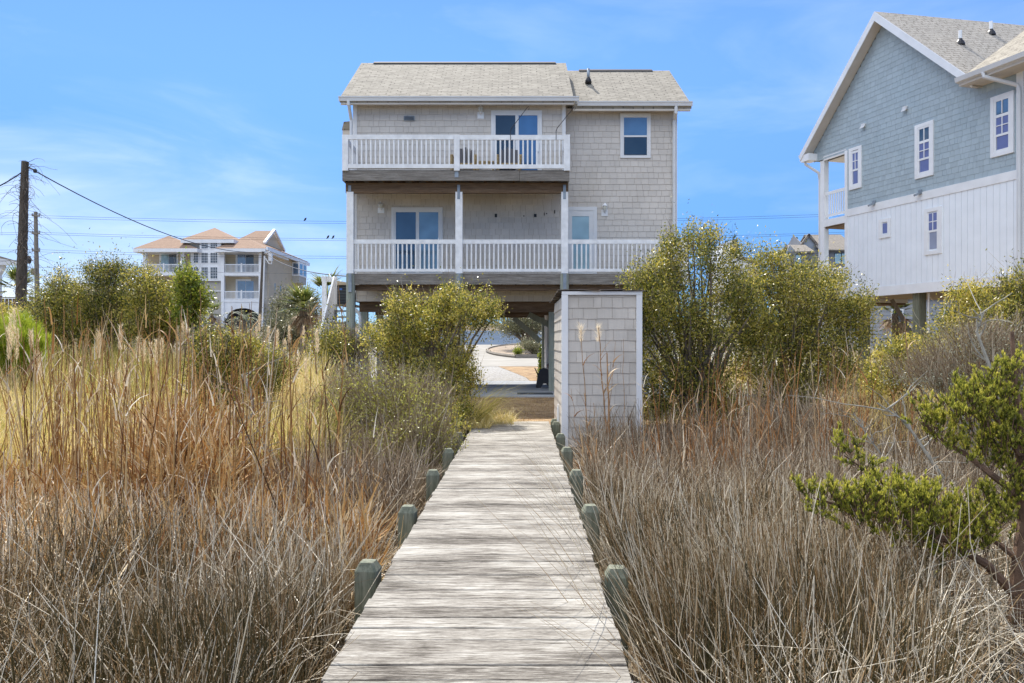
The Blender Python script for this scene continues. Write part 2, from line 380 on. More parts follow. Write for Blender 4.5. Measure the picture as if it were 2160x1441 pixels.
# ------------------------------------------------------------------ boardwalk (runs 0.8 degrees to the right of the camera axis)
BWX = 23/1600.0
def bw(x, y): return x+BWX*y
BL, BR = -.861, .471
root = thing('boardwalk', 'weathered grey plank boardwalk leading through the marsh to the house', 'boardwalk', (0,0,-.03))
pm = MB(); y = -2.0
while y < 13.66:
    w = .146; ja, jb = random.uniform(-.008,.01), random.uniform(-.008,.01); z = random.uniform(-.003,.003); sk = random.uniform(-.004,.004)
    y1 = y+w-random.choice((.0015,.002,.003,.005,.010))
    tilt = random.uniform(-.002,.002)
    xa, xb = BL-.0+ja, BR+jb
    c = .004
    n = 9                                    # slightly cupped board, worn edges
    vs = []; fs = []
    for i in range(n+1):
        t = i/n; x = xa+(xb-xa)*t; wob = random.uniform(-.0015,.0015)
        zz = z+tilt*(t-.5)+random.uniform(-.0012,.0012)
        for (yy, dz) in ((y+wob, -.036), (y+wob, -c), (y+c+wob, 0), ((y+y1)/2, -.0015), (y1-c-wob, 0), (y1-wob, -c), (y1-wob, -.036)):
            vs.append((bw(x,yy), yy+sk*(t-.5)*2, zz+dz))
    k = 7
    for i in range(n):
        for j in range(k):
            a = i*k+j; a2 = i*k+(j+1)%k; fs.append((a, a+k, a2+k, a2))
    fs.append(tuple(range(k))); fs.append(tuple(n*k+j for j in range(k))[::-1])
    pm.add(vs, fs); y += w
build(pm, 'planks', BOARD, root)
for xo in (BL+.03, (BL+BR)/2, BR-.03):
    j = MB(); j.bar((bw(xo,-2),-2,-.15),(bw(xo,13.6),13.6,-.15),.045,.22); build(j, 'stringer', RIMWOOD, root)
def post(x, y, top, rot):
    h = .07; m = MB(); a = .0
    vs = []
    for z, r in ((-1.0,h),(top-.05,h),(top,h*.62)):
        for k in range(8):
            an = math.pi/8+k*math.pi/4
            # square with clipped corners
            cx = [h,h*.8][0]
            px_, py_ = [(1,.8),(.8,1),(-.8,1),(-1,.8),(-1,-.8),(-.8,-1),(.8,-1),(1,-.8)][k]
            xx, yy = px_*r, py_*r
            vs.append((x+xx*math.cos(rot)-yy*math.sin(rot), y+xx*math.sin(rot)+yy*math.cos(rot), z))
    fs = [tuple(range(8))[::-1], tuple(range(16,24))]
    for i in range(2):
        for k in range(8): fs.append((i*8+k, i*8+(k+1)%8, (i+1)*8+(k+1)%8, (i+1)*8+k))
    m.add(vs, fs); return m
for y in (4.76,6.40,8.18,9.86,11.5,13.1):
    build(post(bw(BL-.11,y), y, .07+random.uniform(-.012,.012), random.uniform(-.12,.12)), 'post', POSTWOOD, root)
for y in (4.64,6.42,8.12,9.86,11.5,13.06,13.6):
    build(post(bw(BR+.10,y), y, .065+random.uniform(-.012,.012), random.uniform(-.12,.12)), 'post', POSTWOOD, root)
# ------------------------------------------------------------------ shingled walls made of single shingles
def shingle_wall(name, mat, parent, O, u, v_up, nrm, width, z0, z1, holes=(), exp=.178, wr=(.13,.30), urange=None, local=False, gap=.006, proud=.016, seed=1):
    """O: origin, u: direction along the wall, nrm: outward; holes as (u0,u1,z0,z1) hidden behind frames"""
    rnd = random.Random(seed); mb = MB(); O, u, nrm = Vector(O), Vector(u), Vector(nrm); up = Vector((0,0,1))
    z = z0
    while z < z1-.01:
        zt = min(z+exp, z1)
        a, b = (0, width) if urange is None else urange((z+zt)/2)
        x = a-rnd.uniform(0,.2)
        while x < b:
            w = rnd.uniform(*wr); xa, xb = max(x, a), min(x+w-gap, b); x += w
            if xb-xa < .015: continue
            if any(xa > h[0] and xb < h[1] and z > h[2] and zt < h[3] for h in holes): continue
            lift = rnd.uniform(-.004,.004) if z > z0 else 0
            def q(uu, zz, nn): return O+u*uu+up*zz+nrm*nn
            A, B_, C_, D = q(xa,z+lift,proud), q(xb,z+lift,proud), q(xb,zt+.012,.004), q(xa,zt+.012,.004)
            A0, B0 = q(xa,z+lift,0), q(xb,z+lift,0)
            mb.add([A,B_,C_,D,A0,B0,q(xb,zt,0),q(xa,zt,0)], [(0,1,2,3),(4,5,1,0),(1,5,6,2),(4,0,3,7)])
        z = zt
    return build(mb, name, mat, parent, local=local)

def railing(name, parent, A, B, ztop, htop, zbot, hbot, mat, spacing=.127, bw_=.04, thick=.05, separate=True, local=False, skip_ends=.06):
    """top rail with bottom rail and balusters below it; A,B are (x,y)"""
    A, B = Vector((A[0],A[1],0)), Vector((B[0],B[1],0)); d = (B-A); L = d.length; d.normalize()
    m = MB(); m.bar(A+Vector((0,0,ztop-htop/2)), B+Vector((0,0,ztop-htop/2)), thick, htop)
    n = max(1, int(round((L-2*skip_ends)/spacing)))
    def bal(p): 
        q = MB(); q.bar(p+Vector((0,0,zbot-.001)), p+Vector((0,0,ztop-htop+.001)), bw_, bw_, up=d.cross(Vector((0,0,1)))); return q
    spots = [A+d*(skip_ends+(L-2*skip_ends)*(i+.5)/n) for i in range(n)]
    if not separate:
        m.bar(A+Vector((0,0,zbot-hbot/2)), B+Vector((0,0,zbot-hbot/2)), thick, hbot)
        for p in spots:
            m.bar(p+Vector((0,0,zbot)), p+Vector((0,0,ztop-htop)), bw_, bw_, up=d.cross(Vector((0,0,1))))
        return build(m, name, mat, parent, local=local)
    r = build(m, name, mat, parent, local=local)
    m = MB(); m.bar(A+Vector((0,0,zbot-hbot/2)), B+Vector((0,0,zbot-hbot/2)), thick, hbot); build(m, 'bottom_rail', mat, r, local=local)
    b0 = build(bal(spots[0]), 'baluster', mat, r, local=local)
    for p in spots[1:]: clone(b0, p-spots[0])
    return r

def window(parent, u0, u1, z0, z1, T, name='window', fw=.09, proud=.045, panes=(), muntins=(), mat=TRIM, glassmat=GLASS, local=False, sill=False):
    """T maps (u, z, n) to a point; frame ring in 4 bars, panes given as (u0,u1,z0,z1[,mat])"""
    def bx(m, a, b, c, d, n0, n1):
        ps = [T(a,c,n1),T(b,c,n1),T(b,c,n0),T(a,c,n0),T(a,d,n1),T(b,d,n1),T(b,d,n0),T(a,d,n0)]
        m.add(ps, [(0,3,2,1),(4,5,6,7),(0,1,5,4),(1,2,6,5),(2,3,7,6),(3,0,4,7)])
    m = MB()
    bx(m, u0, u0+fw, z0, z1, -.06, proud); bx(m, u1-fw, u1, z0, z1, -.06, proud)
    bx(m, u0+fw, u1-fw, z1-fw, z1, -.06, proud); bx(m, u0+fw, u1-fw, z0, z0+fw, -.06, proud)
    for i, (a, b, c, d) in enumerate(muntins): bx(m, a, b, c, d, -.05-.001*i, proud-.015+.0013*i)
    w = build(m, name, mat, parent, local=local)
    for p in panes:
        g = MB(); bx(g, p[0], p[1], p[2], p[3], -.03, -.005 if len(p) < 6 else p[5])
        build(g, 'pane', p[4] if len(p) > 4 and p[4] else glassmat, w, local=local)
    return w

# ------------------------------------------------------------------ the beige house ahead
YL, YR = 22.4, 22.9
H = thing('beach_house', 'two storey beige shingled house on piles with white balconies, straight ahead over the boardwalk', 'house', (0,25.5,-.03))
XA, XM, XB = PX(747,YL), PX(1191,YL), PX(1426,YR)
ZB, ZT = PZ(636,YL), PZ(219,YL)
ZD1, ZD2 = 3.34, 6.16           # lower and upper deck floors
core = MB(); core.box(XA+.01, XM, YL, 28.2, ZB, ZT); core.box(XM, XB-.01, YR, 28.2, ZB+.01, ZT-.003)
build(core, 'wall', UNDERLAY, H)
def TL(u, z, n): return Vector((XA+u, YL-n, z))
def TR(u, z, n): return Vector((XM+u, YR-n, z))
def uL(px): return PX(px,YL)-XA
def uR(px): return PX(px,YR)-XM
zl = lambda py: PZ(py,YL)
zr = lambda py: PZ(py,YR)
sld2 = (uL(1036), uL(1143), ZD2+.02, zl(234)); sld1 = (uL(826), uL(934), ZD1+.02, zl(438))
win1 = (uR(1308), uR(1372), zr(334), zr(240)); dr1 = (uR(1194), uR(1259), ZD1+.02, zr(437))
shingle_wall('siding', BEIGE, H, (XA,YL,0), (1,0,0), None, (0,-1,0), XM-XA, ZB, ZT, [sld2, sld1], seed=3)
shingle_wall('siding', BEIGE, H, (XM,YR,0), (1,0,0), None, (0,-1,0), XB-XM, ZB, ZT, [win1, dr1], seed=4)
shingle_wall('siding', BEIGE, H, (XB,YR,0), (0,1,0), None, (1,0,0), 28.2-YR, ZB, ZT, seed=5)
shingle_wall('siding', BEIGE, H, (XA,28.2,0), (0,-1,0), None, (-1,0,0), 28.2-YL, ZB, ZT, seed=6)
shingle_wall('siding', BEIGE, H, (XM,YR,0), (0,-1,0), None, (1,0,0), YR-YL, ZD2, ZT, seed=8)
for (x0,x1,y0,y1,z0,z1) in ((XA-.03,XA+.085,YL-.03,YL+.1,ZB,ZT),(XM-.075,XM+.03,YL-.03,YL+.1,ZD2-.6,ZT),(XB-.10,XB+.03,YR-.03,YR+.1,ZB,ZT-.004)):
    m = MB(); m.box(x0,x1,y0,y1,z0,z1); build(m, 'corner_board', TRIM, H)
# floor framing underneath
m = MB(); m.box(XA+.05, XB-.05, YL+.08, 28.1, ZB-.02, ZB-.001)
fl = build(m, 'floor_underside', BROWNWOOD, H)
for yy in (22.75,25.4,28.0):
    m = MB(); m.box(XA+.1, XB-.1, yy-.09, yy+.09, ZB-.30, ZB-.021); build(m, 'floor_beam', BROWNWOOD, H)
# sliding doors, window, door
def slider(u0,u1,z0,z1,T,g1,g2):
    mid = (u0+u1)/2; fw = .075
    w = window(H, u0,u1,z0,z1,T,'sliding_door',fw,.05,
        panes=[(u0+.12,mid-.02,z0+.12,z1-.12,g1,.026),(mid+.05,u1-.11,z0+.12,z1-.12,g2,.022)],
        muntins=[(mid-.035,mid+.06,z0+.06,z1-.06),(u0+fw,u0+.13,z0+.06,z1-.06),(u1-.13,u1-fw,z0+.06,z1-.06),(u0+fw,u1-fw,z1-.14,z1-fw),(u0+fw,u1-fw,z0+.06,z0+.13)])
    h = MB(); hx = u1-.115
    p = T(hx,z0+1.0,.055); h.box(p.x-.02,p.x+.02,p.y-.02,p.y+.03,p.z-.14,p.z+.14); build(h,'handle',WHITE,w)
    return w
slider(*sld2, TL, GLASS, GLASS_SKY); slider(*sld1, TL, GLASS_NAVY, GLASS_LIGHT)
u0,u1,z0,z1 = win1; zm = zr(288)
window(H, *win1, TR, 'window', .075, .05, panes=[(u0+.10,u1-.10,zm+.02,z1-.12,GLASS_BLUE,.030),(u0+.12,u1-.11,z0+.10,zm-.02,GLASS,.022)],
       muntins=[(u0+.075,u1-.075,zm-.025,zm+.025),(u0+.075,u0+.11,z0+.05,z1-.05),(u1-.11,u1-.075,z0+.05,z1-.05),(u0+.075,u1-.075,z1-.125,z1-.075)])
u0,u1,z0,z1 = dr1
window(H, *dr1, TR, 'door', .11, .05, panes=[(u0+.17,u1-.22,z0+.25,z1-.27,GLASS_PALE,.024)],
       muntins=[(u0+.11,u0+.18,z0+.1,z1-.1),(u1-.24,u1-.11,z0+.1,z1-.1),(u0+.11,u1-.11,z1-.28,z1-.11),(u0+.11,u1-.11,z0+.11,z0+.27)])
# eaves: soffit, gutters, roofs
ZE = PZ(206,22.0)
def roof_half(x0, x1, ye, yr, ze, zr_, name, label=None):
    m = MB(); t = .14
    m.prism([(x0,ye,ze-t),(x0,ye,ze),(x0,yr,zr_),(x0,yr,zr_-t)], (x1-x0,0,0))
    yb = 2*yr-ye
    m.prism([(x0,yb,ze-t),(x0,yr+.001,zr_-t),(x0,yr+.001,zr_),(x0,yb,ze)], (x1-x0,0,0))
    return build(m, name, ROOF, H)
xl0, xl1 = PX(716,22.0), PX(1219,22.0); xr1 = PX(1459,22.5)
zrg1, zrg2 = PZ(133,25.2), PZ(149,25.7)
r1 = roof_half(xl0, xl1-.12, 22.02, 25.2, ZE, zrg1, 'roof'); r2 = roof_half(xl1-.11, xr1, 22.52, 25.7, ZE-.03, zrg2, 'roof')
m = MB(); m.prism([(xl1-.12,22.02,ZE+.0),(xl1-.12,25.2,zrg1),(xl1-.4,25.2,zrg1+.001),(xl1-.12,22.02,ZE+.004)], (.12,0,-.14)); 
for (px0,px1,Y,z) in ((789,1172,25.2,zrg1),(1221,1375,25.7,zrg2)):
    m = MB(); x0,x1 = PX(px0,Y),PX(px1,Y)
    m.prism([(x0,Y-.13,z-.085),(x0,Y-.12,z-.035),(x0,Y,z+.045),(x0,Y+.12,z-.035),(x0,Y+.13,z-.085)], (x1-x0,0,0))
    build(m, 'ridge_vent', plain('ridge_vent_dark',(.05,.045,.045),.8), r1 if Y < 25.5 else r2)
# vent pipe with its boot
def vent_pipe(px, pyb, Y, par, h=.30):
    p = P(px,pyb,Y); m = MB(); m.lathe((p.x,p.y,p.z-.05),[(.11,0),(.09,.1),(.055,.16),(.0551,.18)],12); v = build(m,'vent_boot',DARK,par,smooth=True)
    m = MB(); m.lathe((p.x,p.y,p.z-.05),[(.045,.1),(.045,.16+h)],12); build(m,'vent_pipe',STEEL,par,smooth=True)
vent_pipe(1241,172,24.3,r2)
m = MB(); m.prism([(XM-.6,22.5,ZE-.115),(XM-.6,22.06,ZE-.115),(XM-.6,22.06,ZE-.135),(XM-.6,22.5,ZE-.135)],(.1,0,0))
m = MB(); m.box(xl0+.1, xl1-.06, 22.10, YL+.12, PZ(219,YL)-.01, PZ(219,YL)+.02); so = build(m, 'soffit', SOFFIT, H)
m = MB()
x = xl0+.12
while x < xl1-.1: m.box(x,x+.012,22.11,YL-.02,PZ(219,YL)-.0125,PZ(219,YL)-.0101); x += .15
build(m,'vent_slots',plain('soffit_slot',(.12,.1,.08),.9),so)
m = MB(); m.box(xl1-.05, xr1-.06, 22.60, YR+.12, PZ(219,YL)-.014, PZ(219,YL)+.016); build(m, 'soffit', SOFFIT, H)
def gutter(x0, x1, y, z):
    m = MB(); m.prism([(x0,y,z),(x0,y-.095,z+.002),(x0,y-.095,z-.02),(x0,y-.075,z-.055),(x0,y-.06,z-.125),(x0,y,z-.125)], (x1-x0,0,0))
    gtr = build(m, 'gutter', GUTTER, H); return gtr
gutter(PX(714,21.95), PX(1221.5,21.95), 22.015, PZ(203.5,21.95)); gutter(PX(1218,22.45), PX(1461,22.45), 22.515, PZ(214,22.45))
m = MB(); m.box(xl0+.03, xl1-.12, 22.02, 22.10, ZE-.19, ZE-.141); build(m,'fascia',SOFFIT,H)
m = MB(); m.box(xl1-.1, xr1-.03, 22.52, 22.60, ZE-.22, ZE-.172); build(m,'fascia',SOFFIT,H)
for x in (xl0+.02, xr1-.02):                     # closed gable walls under the rakes
    ye, yr, zt = (22.2,25.2,zrg1) if x < 0 else (22.7,25.7,zrg2)
    xx = XA+.02 if x < 0 else XB-.02
    m = MB(); m.prism([(xx,YL+.05,ZT-.05),(xx,yr,zt-.25),(xx,28.15,ZT-.05)], (.1 if x < 0 else -.1,0,0)); build(m,'gable_wall',BEIGE,H)
# downspouts
m = MB(); m.tube([(PX(735,22.0),21.98,PZ(213,22)),(PX(736,22),21.98,PZ(221,22)),(PX(741,22.3),22.30,PZ(254,22.3)),(PX(741,22.3),22.31,PZ(640,22.3)),(PX(744,22.2),22.2,PZ(648,22.2)),(PX(757,22.2),22.2,PZ(660,22.2)),(PX(760,22.2),22.2,PZ(668,22.2)),(PX(760,22.2),22.2,-.05)],.048,8)
build(m,'downspout',GUTTER,H)
m = MB(); m.tube([(PX(1426,22.5),22.5,PZ(222,22.5)),(PX(1426,22.5),22.5,PZ(238,22.5)),(PX(1422,22.82),22.82,PZ(254,22.82)),(PX(1422,22.82),22.82,.4)],.052,8)
build(m,'downspout',GUTTER,H)
# little side roof on the left, gutter return on the right
m = MB(); m.prism([(PX(721,24.5),24.5,PZ(274,24.5)),(PX(725,24.5),24.5,PZ(257,24.5)),(XA,24.5,PZ(252,24.5)),(XA,24.5,PZ(274,24.5))],(0,2.5,0)); build(m,'side_roof',ROOF,H)
m = MB(); m.box(PX(722,24.5),XA,24.52,27,PZ(283,24.5),PZ(274,24.5)-.001); build(m,'side_bay',BEIGE,H)
m = MB(); m.prism([(XB,25,PZ(278,25)),(XB+.11,25,PZ(278,25)),(XB+.09,25,PZ(286,25)),(XB,25,PZ(291,25))],(0,2,0)); build(m,'gutter',GUTTER,H)
# wall vent and lanterns
m = MB(); a = TL(uL(852),zl(255),0); b_ = TL(uL(875),zl(246),0)
m.box(a.x,b_.x,YL-.06,YL,a.z,b_.z); vg = build(m,'wall_vent',STEEL,H)
m = MB()
for k in range(3): m.box(a.x+.02,b_.x-.02,YL-.075,YL-.061,a.z+.02+k*.035,a.z+.035+k*.035)
build(m,'louvre',DARK,vg)
LAMPGLASS = glass('lantern_glass',(.62,.60,.50),1.5)
def lantern(px, py0, py1, Y):
    z0,z1 = PZ(py1,Y),PZ(py0,Y); x = PX(px,Y); h = z1-z0
    m = MB(); m.box(x-.095,x+.095,Y-.03,Y,z0,z0+h*.5); m.bar((x,Y-.03,z0+h*.28),(x,Y-.11,z0+h*.42),.03,.03)
    m.lathe((x,Y-.11,z0),[(.045,h*.40),(.05,h*.43)],8); m.lathe((x,Y-.11,z0),[(.085,h*.74),(.06,h*.82),(.02,h*.92),(.012,h)],8)
    for k in range(6):
        an = k*math.pi/3; m.bar((x+.046*math.cos(an),Y-.11+.046*math.sin(an),z0+h*.42),(x+.075*math.cos(an),Y-.11+.075*math.sin(an),z0+h*.75),.008,.008)
    l = build(m,'wall_lantern',WHITE,H)
    m = MB(); m.lathe((x,Y-.11,z0),[(.04,h*.431),(.066,h*.739)],8); build(m,'lantern_glass',LAMPGLASS,l,smooth=True)
lantern(1014,223,251,YL); lantern(804,427,450,YL); lantern(1275,429,456,YR)
# hooks left on the lower porch wall, a socket plate
m = MB()
for px,py,w,h in ((1046,455,.07,.10),(1105,456,.03,.03),(1129,455,.08,.09),(1148,452,.02,.08),(1153,451,.03,.03),(1170,447,.02,.10)):
    p = P(px,py,YL); m.box(p.x-w/2,p.x+w/2,YL-.035,YL-.012,p.z-h/2,p.z+h/2)
build(m,'wall_hooks',DARK,H)
# decks -----------------------------------------------------------------------------------------
YU, YD = 20.8, 21.05
xu0, xu1 = PX(722,YU), PX(1201,YU)
def floorboards(x0,x1,y0,y1,z,name='deck_boards'):
    m = MB(); y = y0
    while y < y1-.02: m.box(x0,x1,y,min(y+.134,y1),z-.032,z); y += .14
    return build(m,name,RIMWOOD,H)
floorboards(xu0+.02,xu1-.02,YU+.05,YL-.02,ZD2)
ub = MB(); ub.box(xu0,PX(1096,YU)-.004,YU,YU+.045,PZ(381,YU),PZ(360,YU)); ub.box(PX(1096,YU)+.004,xu1,YU,YU+.045,PZ(381,YU)-.01,PZ(360,YU)-.004)
rim = build(ub,'rim_board',RIMWOOD,H)
for x in (xu0, xu1-.045):
    m = MB(); m.box(x,x+.045,YU+.046,YL-.02,PZ(381,YU),PZ(360,YU)-.002); build(m,'rim_board',RIMWOOD,H)
m = MB(); m.box(xu0+.3-.0225,xu0+.3+.0225,YU+.046,YL-.02,PZ(381,YU)+.01,ZD2-.033); j0 = build(m,'joist',BROWNWOOD,H)
k = 1
while xu0+.3+k*.40 < xu1-.15: clone(j0,(k*.40,0,0)); k += 1
bm_ = MB(); bm_.box(PX(729,YD),PX(1199,YD),YD,YD+.12,PZ(407,YD),PZ(386,YD)); build(bm_,'deck_beam',BROWNWOOD,H)
# posts
for px0,px1 in ((730.5,745.5),(960.5,975.5),(1184,1198.5)):
    m = MB(); m.pbox(px0,px1,404.5,577,YD-.02,.17); pst = build(m,'porch_post',WHITE_WEATHERED,H,bevel=.006)
    xc = (px0+px1)/2
    m = MB(); m.pbox(xc-3.5,xc+2.5,(391 if px0 < 950 else 390),(404 if px0 < 950 else 420),YD-.028,.007); sp = build(m,'strap',STEEL,pst)
    m = MB(); m.pbox(xc-3.5,xc+3.5,577.5,616 if px0 < 950 else 610,YD-.055,.03); build(m,'strap',STEEL,pst)
    x = PX(xc,YD); m = MB(); m.tube([(x,YD+.10,-.5),(x,YD+.10,PZ(577.5,YD))],.125,14); build(m,'pile',PILEWOOD,H,smooth=False)
# upper balcony railing
zt, zb = PZ(285,YU), PZ(347,YU)
for px0,px1,pyb in ((721.5,734,360),(957.5,969.5,360),(1189.5,1202.5,360)):
    m = MB(); m.pbox(px0,px1,284,pyb+ (0 if px0>730 else 0),YU-.055,.10)
    pst = build(m,'balcony_post',WHITE_WEATHERED,H,bevel=.005)
    if 900 < px0 < 1000:
        m = MB(); m.pbox(px0+1.5,px1-2.5,360.5,374,YU-.012,.011); build(m,'strap',STEEL,pst)
hb = PZ(285,YU)-PZ(295,YU); hbb = PZ(347.5,YU)-PZ(356,YU)
railing('balcony_railing',H,(PX(734.2,YU),YU-.015),(PX(957.3,YU),YU-.015),zt,hb,zb,hbb,WHITE_WEATHERED,.127,.042,.06)
railing('balcony_railing',H,(PX(969.7,YU),YU-.015),(PX(1189.3,YU),YU-.015),zt-.01,hb,zb-.01,hbb,WHITE_WEATHERED,.127,.042,.06)
railing('balcony_railing',H,(xu0+.05,YU+.05),(xu0+.05,YL-.03),zt,hb,zb,hbb,WHITE_WEATHERED,.127,.042,.06)
railing('balcony_railing',H,(xu1-.05,YU+.05),(xu1-.05,YL-.03),zt,hb,zb,hbb,WHITE_WEATHERED,.127,.042,.06)
# lower deck
xd0, xd1 = PX(733,YD), PX(1452,YD)
floorboards(xd0+.02,xd1-.02,YD+.16,YL-.02,ZD1); floorboards(XM+.05,xd1-.02,YL-.02,YR-.02,ZD1,'deck_boards')
for a,b2 in ((745,967),(975.5,1186),(1198,1452)):
    m = MB(); m.pbox(a,b2,577.5,600,YD+.06,.045); build(m,'rim_board',RIMWOOD,H)
m = MB(); m.box(PX(737,YD),PX(1450,YD),YD+.22,YD+.36,PZ(610,YD)-.02,PZ(600,YD)); build(m,'deck_beam',BROWNWOOD,H)
m = MB(); m.box(xd0+.25,xd0+.295,YD+.37,YL-.02,PZ(600,YD)+.005,ZD1-.033); j0 = build(m,'joist',BROWNWOOD,H)
k = 1
while xd0+.25+k*.40 < xd1-.1: clone(j0,(k*.40,0,0)); k += 1
zt, zb = PZ(505,YD), PZ(567,YD); hb = PZ(505,YD)-PZ(514,YD); hbb = PZ(567.5,YD)-PZ(573.5,YD)
for a,b2 in ((745.5,960.5),(975.5,1184),(1198.5,1440)):
    railing('porch_railing',H,(PX(a,YD),YD+.06),(PX(b2,YD),YD+.06),zt,hb,zb,hbb,WHITE_WEATHERED,.125,.040,.06)
m = MB(); m.pbox(1440,1453,501,600,YD,.15); build(m,'porch_post',WHITE_WEATHERED,H)
railing('porch_railing',H,(xd1-.06,YD+.16),(xd1-.06,YR+1.2),zt,hb,zb,hbb,WHITE_WEATHERED,.125,.040,.06)
# piles, braces and the storage room below
for x in (-4.42,-1.85,1.2,4.6):
    for y in (22.75,25.4,28.0):
        if x > 4 and y > 23: continue
        if x == 1.2 and y == 25.4: continue
        m = MB(); m.box(x-.10,x+.10,y-.10,y+.10,-.4,ZB-.30); build(m,'pile',PILEWOOD,H)
for (a,b2) in (((-4.3,22.9,1.35),(-3.35,22.9,ZB-.1)),((.05,28.0,ZB-.3),(1.05,28.0,1.45)),((.55,25.3,ZB-.28),(1.35,25.3,1.95)),((-2.0,28,1.4),(-2.9,28,ZB-.3)),((-4.3,25.5,1.35),(-3.3,25.5,ZB-.3))):
    m = MB(); m.bar(a,b2,.06,.19); build(m,'brace',PILEWOOD,H)
m = MB(); m.box(1.2,4.9,25.5,28.2,-.03,ZB-.02); sr = build(m,'storage_room',UNDERLAY,H)
shingle_wall('siding',BEIGE,sr,(1.18,25.5,0),(1,0,0),None,(0,-1,0),3.7,0,ZB-.03,seed=11)
shingle_wall('siding',BEIGE,sr,(1.2,28.2,0),(0,-1,0),None,(-1,0,0),2.7,0,ZB-.03,seed=12)
m = MB(); m.box(-4.3,-2.6,25.2,27.6,-.03,2.2); build(m,'storage_room',BROWNWOOD,H)
# cable along the floor edge
m = MB(); pts = []
for i in range(13):
    t = i/12; pts.append((PX(750+t*440,22.2),YL-.06,PZ(611,22.35)-.10*abs(math.sin(t*9.4))*.35))
m.tube([(pts[0][0]-.05,YL-.06,1.8),(pts[0][0]-.03,YL-.06,2.85)]+pts,.012,5); build(m,'cable',DARK,H)
# stairs on the left
ST = []
n = 14; xs0, xs1 = PX(707,23.6), PX(731,23.0)
for k in range(n):
    z = 2.60-k*.19; y = 23.62-k*.19
    m = MB(); m.box(xs0-.02,xs1,y-.14,y+.13,z-.04,z); build(m,'stair_tread',RIMWOOD,H)
for x in (xs0-.01,xs1-.01):
    m = MB(); m.bar((x,23.75,2.62),(x,20.95,-.18),.045,.24); build(m,'stair_stringer',BROWNWOOD,H)
m = MB(); m.box(xs0,PX(735,23),23.76,25.4,2.58,2.62); build(m,'stair_landing',RIMWOOD,H)
xr = PX(703,23.3)
m = MB(); m.bar((xr,23.45,PZ(587,23.3)),(xr,20.95,PZ(587,23.3)-2.62),.05,.20); sr_ = build(m,'stair_rail',WHITE_WEATHERED,H)
for k in range(17):
    y = 23.40-k*.15; zt_ = PZ(587,23.3)-(23.45-y)*1.048; zb_ = 2.45-(23.7-y)*1.0
    m = MB(); m.box(xr-.0,xr+.03,y-.055,y+.055,max(-.3,zb_),zt_-.03); build(m,'baluster',WHITE_WEATHERED,sr_)
for (x,y,z0,z1) in ((xr-.0,23.48,1.6,PZ(583,23.3)),(PX(684,23.0),23.0,.1,PZ(583,23))):
    m = MB(); m.box(x-.07,x+.05,y,y+.12,z0,z1); build(m,'stair_post',WHITE_WEATHERED,H)
m = MB(); m.bar((PX(681,23.2),23.1,PZ(588,23.1)),(xr,23.5,PZ(588,23.1)),.05,.16); build(m,'stair_top_rail',WHITE_WEATHERED,H)

# black slatted bin at the head of the stairs
m = MB(); m.pbox(707,731,601,643,24.0,.7); bn = build(m,'storage_bin',plain('black_bin_plastic',(.025,.03,.035),.55),None,bevel=.01)
tag(bn,'black storage bin behind the stairs left of the beige house','storage bin')
m = MB()
for k in range(6): m.pbox(708,730,606+k*6,607.5+k*6,23.985,.012)
build(m,'slat',plain('dark_slate_plastic',(.06,.075,.085),.5),bn)
m = MB(); c = P(719,610,23.985)
m.prism([(c.x+.05*math.cos(a*math.pi/6),23.984,c.z+.03*math.sin(a*math.pi/6)) for a in range(12)],(0,-.006,0)); build(m,'badge',plain('blue_badge',(.05,.15,.5),.4),bn)
m = MB(); m.prism([(PX(705,23.9),23.9,PZ(601,23.9)),(PX(709,23.9),23.9,PZ(592,23.9)),(PX(733,23.9),23.9,PZ(596,23.9)),(PX(733,23.9),23.9,PZ(601,23.9))],(0,.9,0)); build(m,'lid',plain('tan_bin_lid',(.42,.35,.25),.7),bn)

# balcony furniture ---------------------------------------------------------------------------
def lounge_chair(px, w, label, rz=0.0):
    x = PX(px,21.7); t = thing('patio_chair',label,'chair',(x,21.6,ZD2),rz,'wooden armchairs on the balcony')
    h = w/2
    m = MB(); m.box(-h+.06,h-.06,-.02,.5,.33,.37); m.box(-h+.06,h-.06,-.05,-.021,.26,.36); build(m,'seat',CHAIRWOOD,t,local=True)
    m = MB()
    for k in range(5):
        xx = -h+.11+(w-.22)*k/4; m.bar((xx,.5,.37),(xx,.72,1.0-.04*abs(k-2)),.09,.02,up=(0,1,0))
    build(m,'backrest',plain('dark_slat_wood',(.09,.085,.09),.7),t,local=True)
    for s in (-1,1):
        m = MB(); m.box(s*h-.05,s*h+.05,-.08,.66,.57,.60); m.bar((s*h,-.06,.57),(s*h-.03*s,-.02,.0),.06,.07); build(m,'armrest',CHAIRWOOD,t,local=True)
        m = MB(); m.bar((s*(h-.03),.62,.57),(s*(h-.03),.60,0),.06,.06); build(m,'leg',CHAIRWOOD,t,local=True)
    return t
lounge_chair(978,.68,'wooden balcony armchair with dark slatted back, just right of the middle balcony post')
lounge_chair(1073,.66,'wooden balcony armchair with dark slatted back, in front of the upper sliding door')
t = thing('patio_table','low wooden side table between the two balcony armchairs','table',(PX(1024,21.7),21.7,ZD2))
m = MB(); m.box(-.25,.25,-.25,.25,.36,.40); m.box(-.23,.23,-.24,-.21,.29,.359); build(m,'table_top',CHAIRWOOD,t,local=True)
for sx in (-1,1):
    for sy in (-1,1):
        m = MB(); m.box(sx*.22-.03,sx*.22+.03,sy*.21-.03,sy*.21+.03,0,.359); build(m,'leg',CHAIRWOOD,t,local=True)
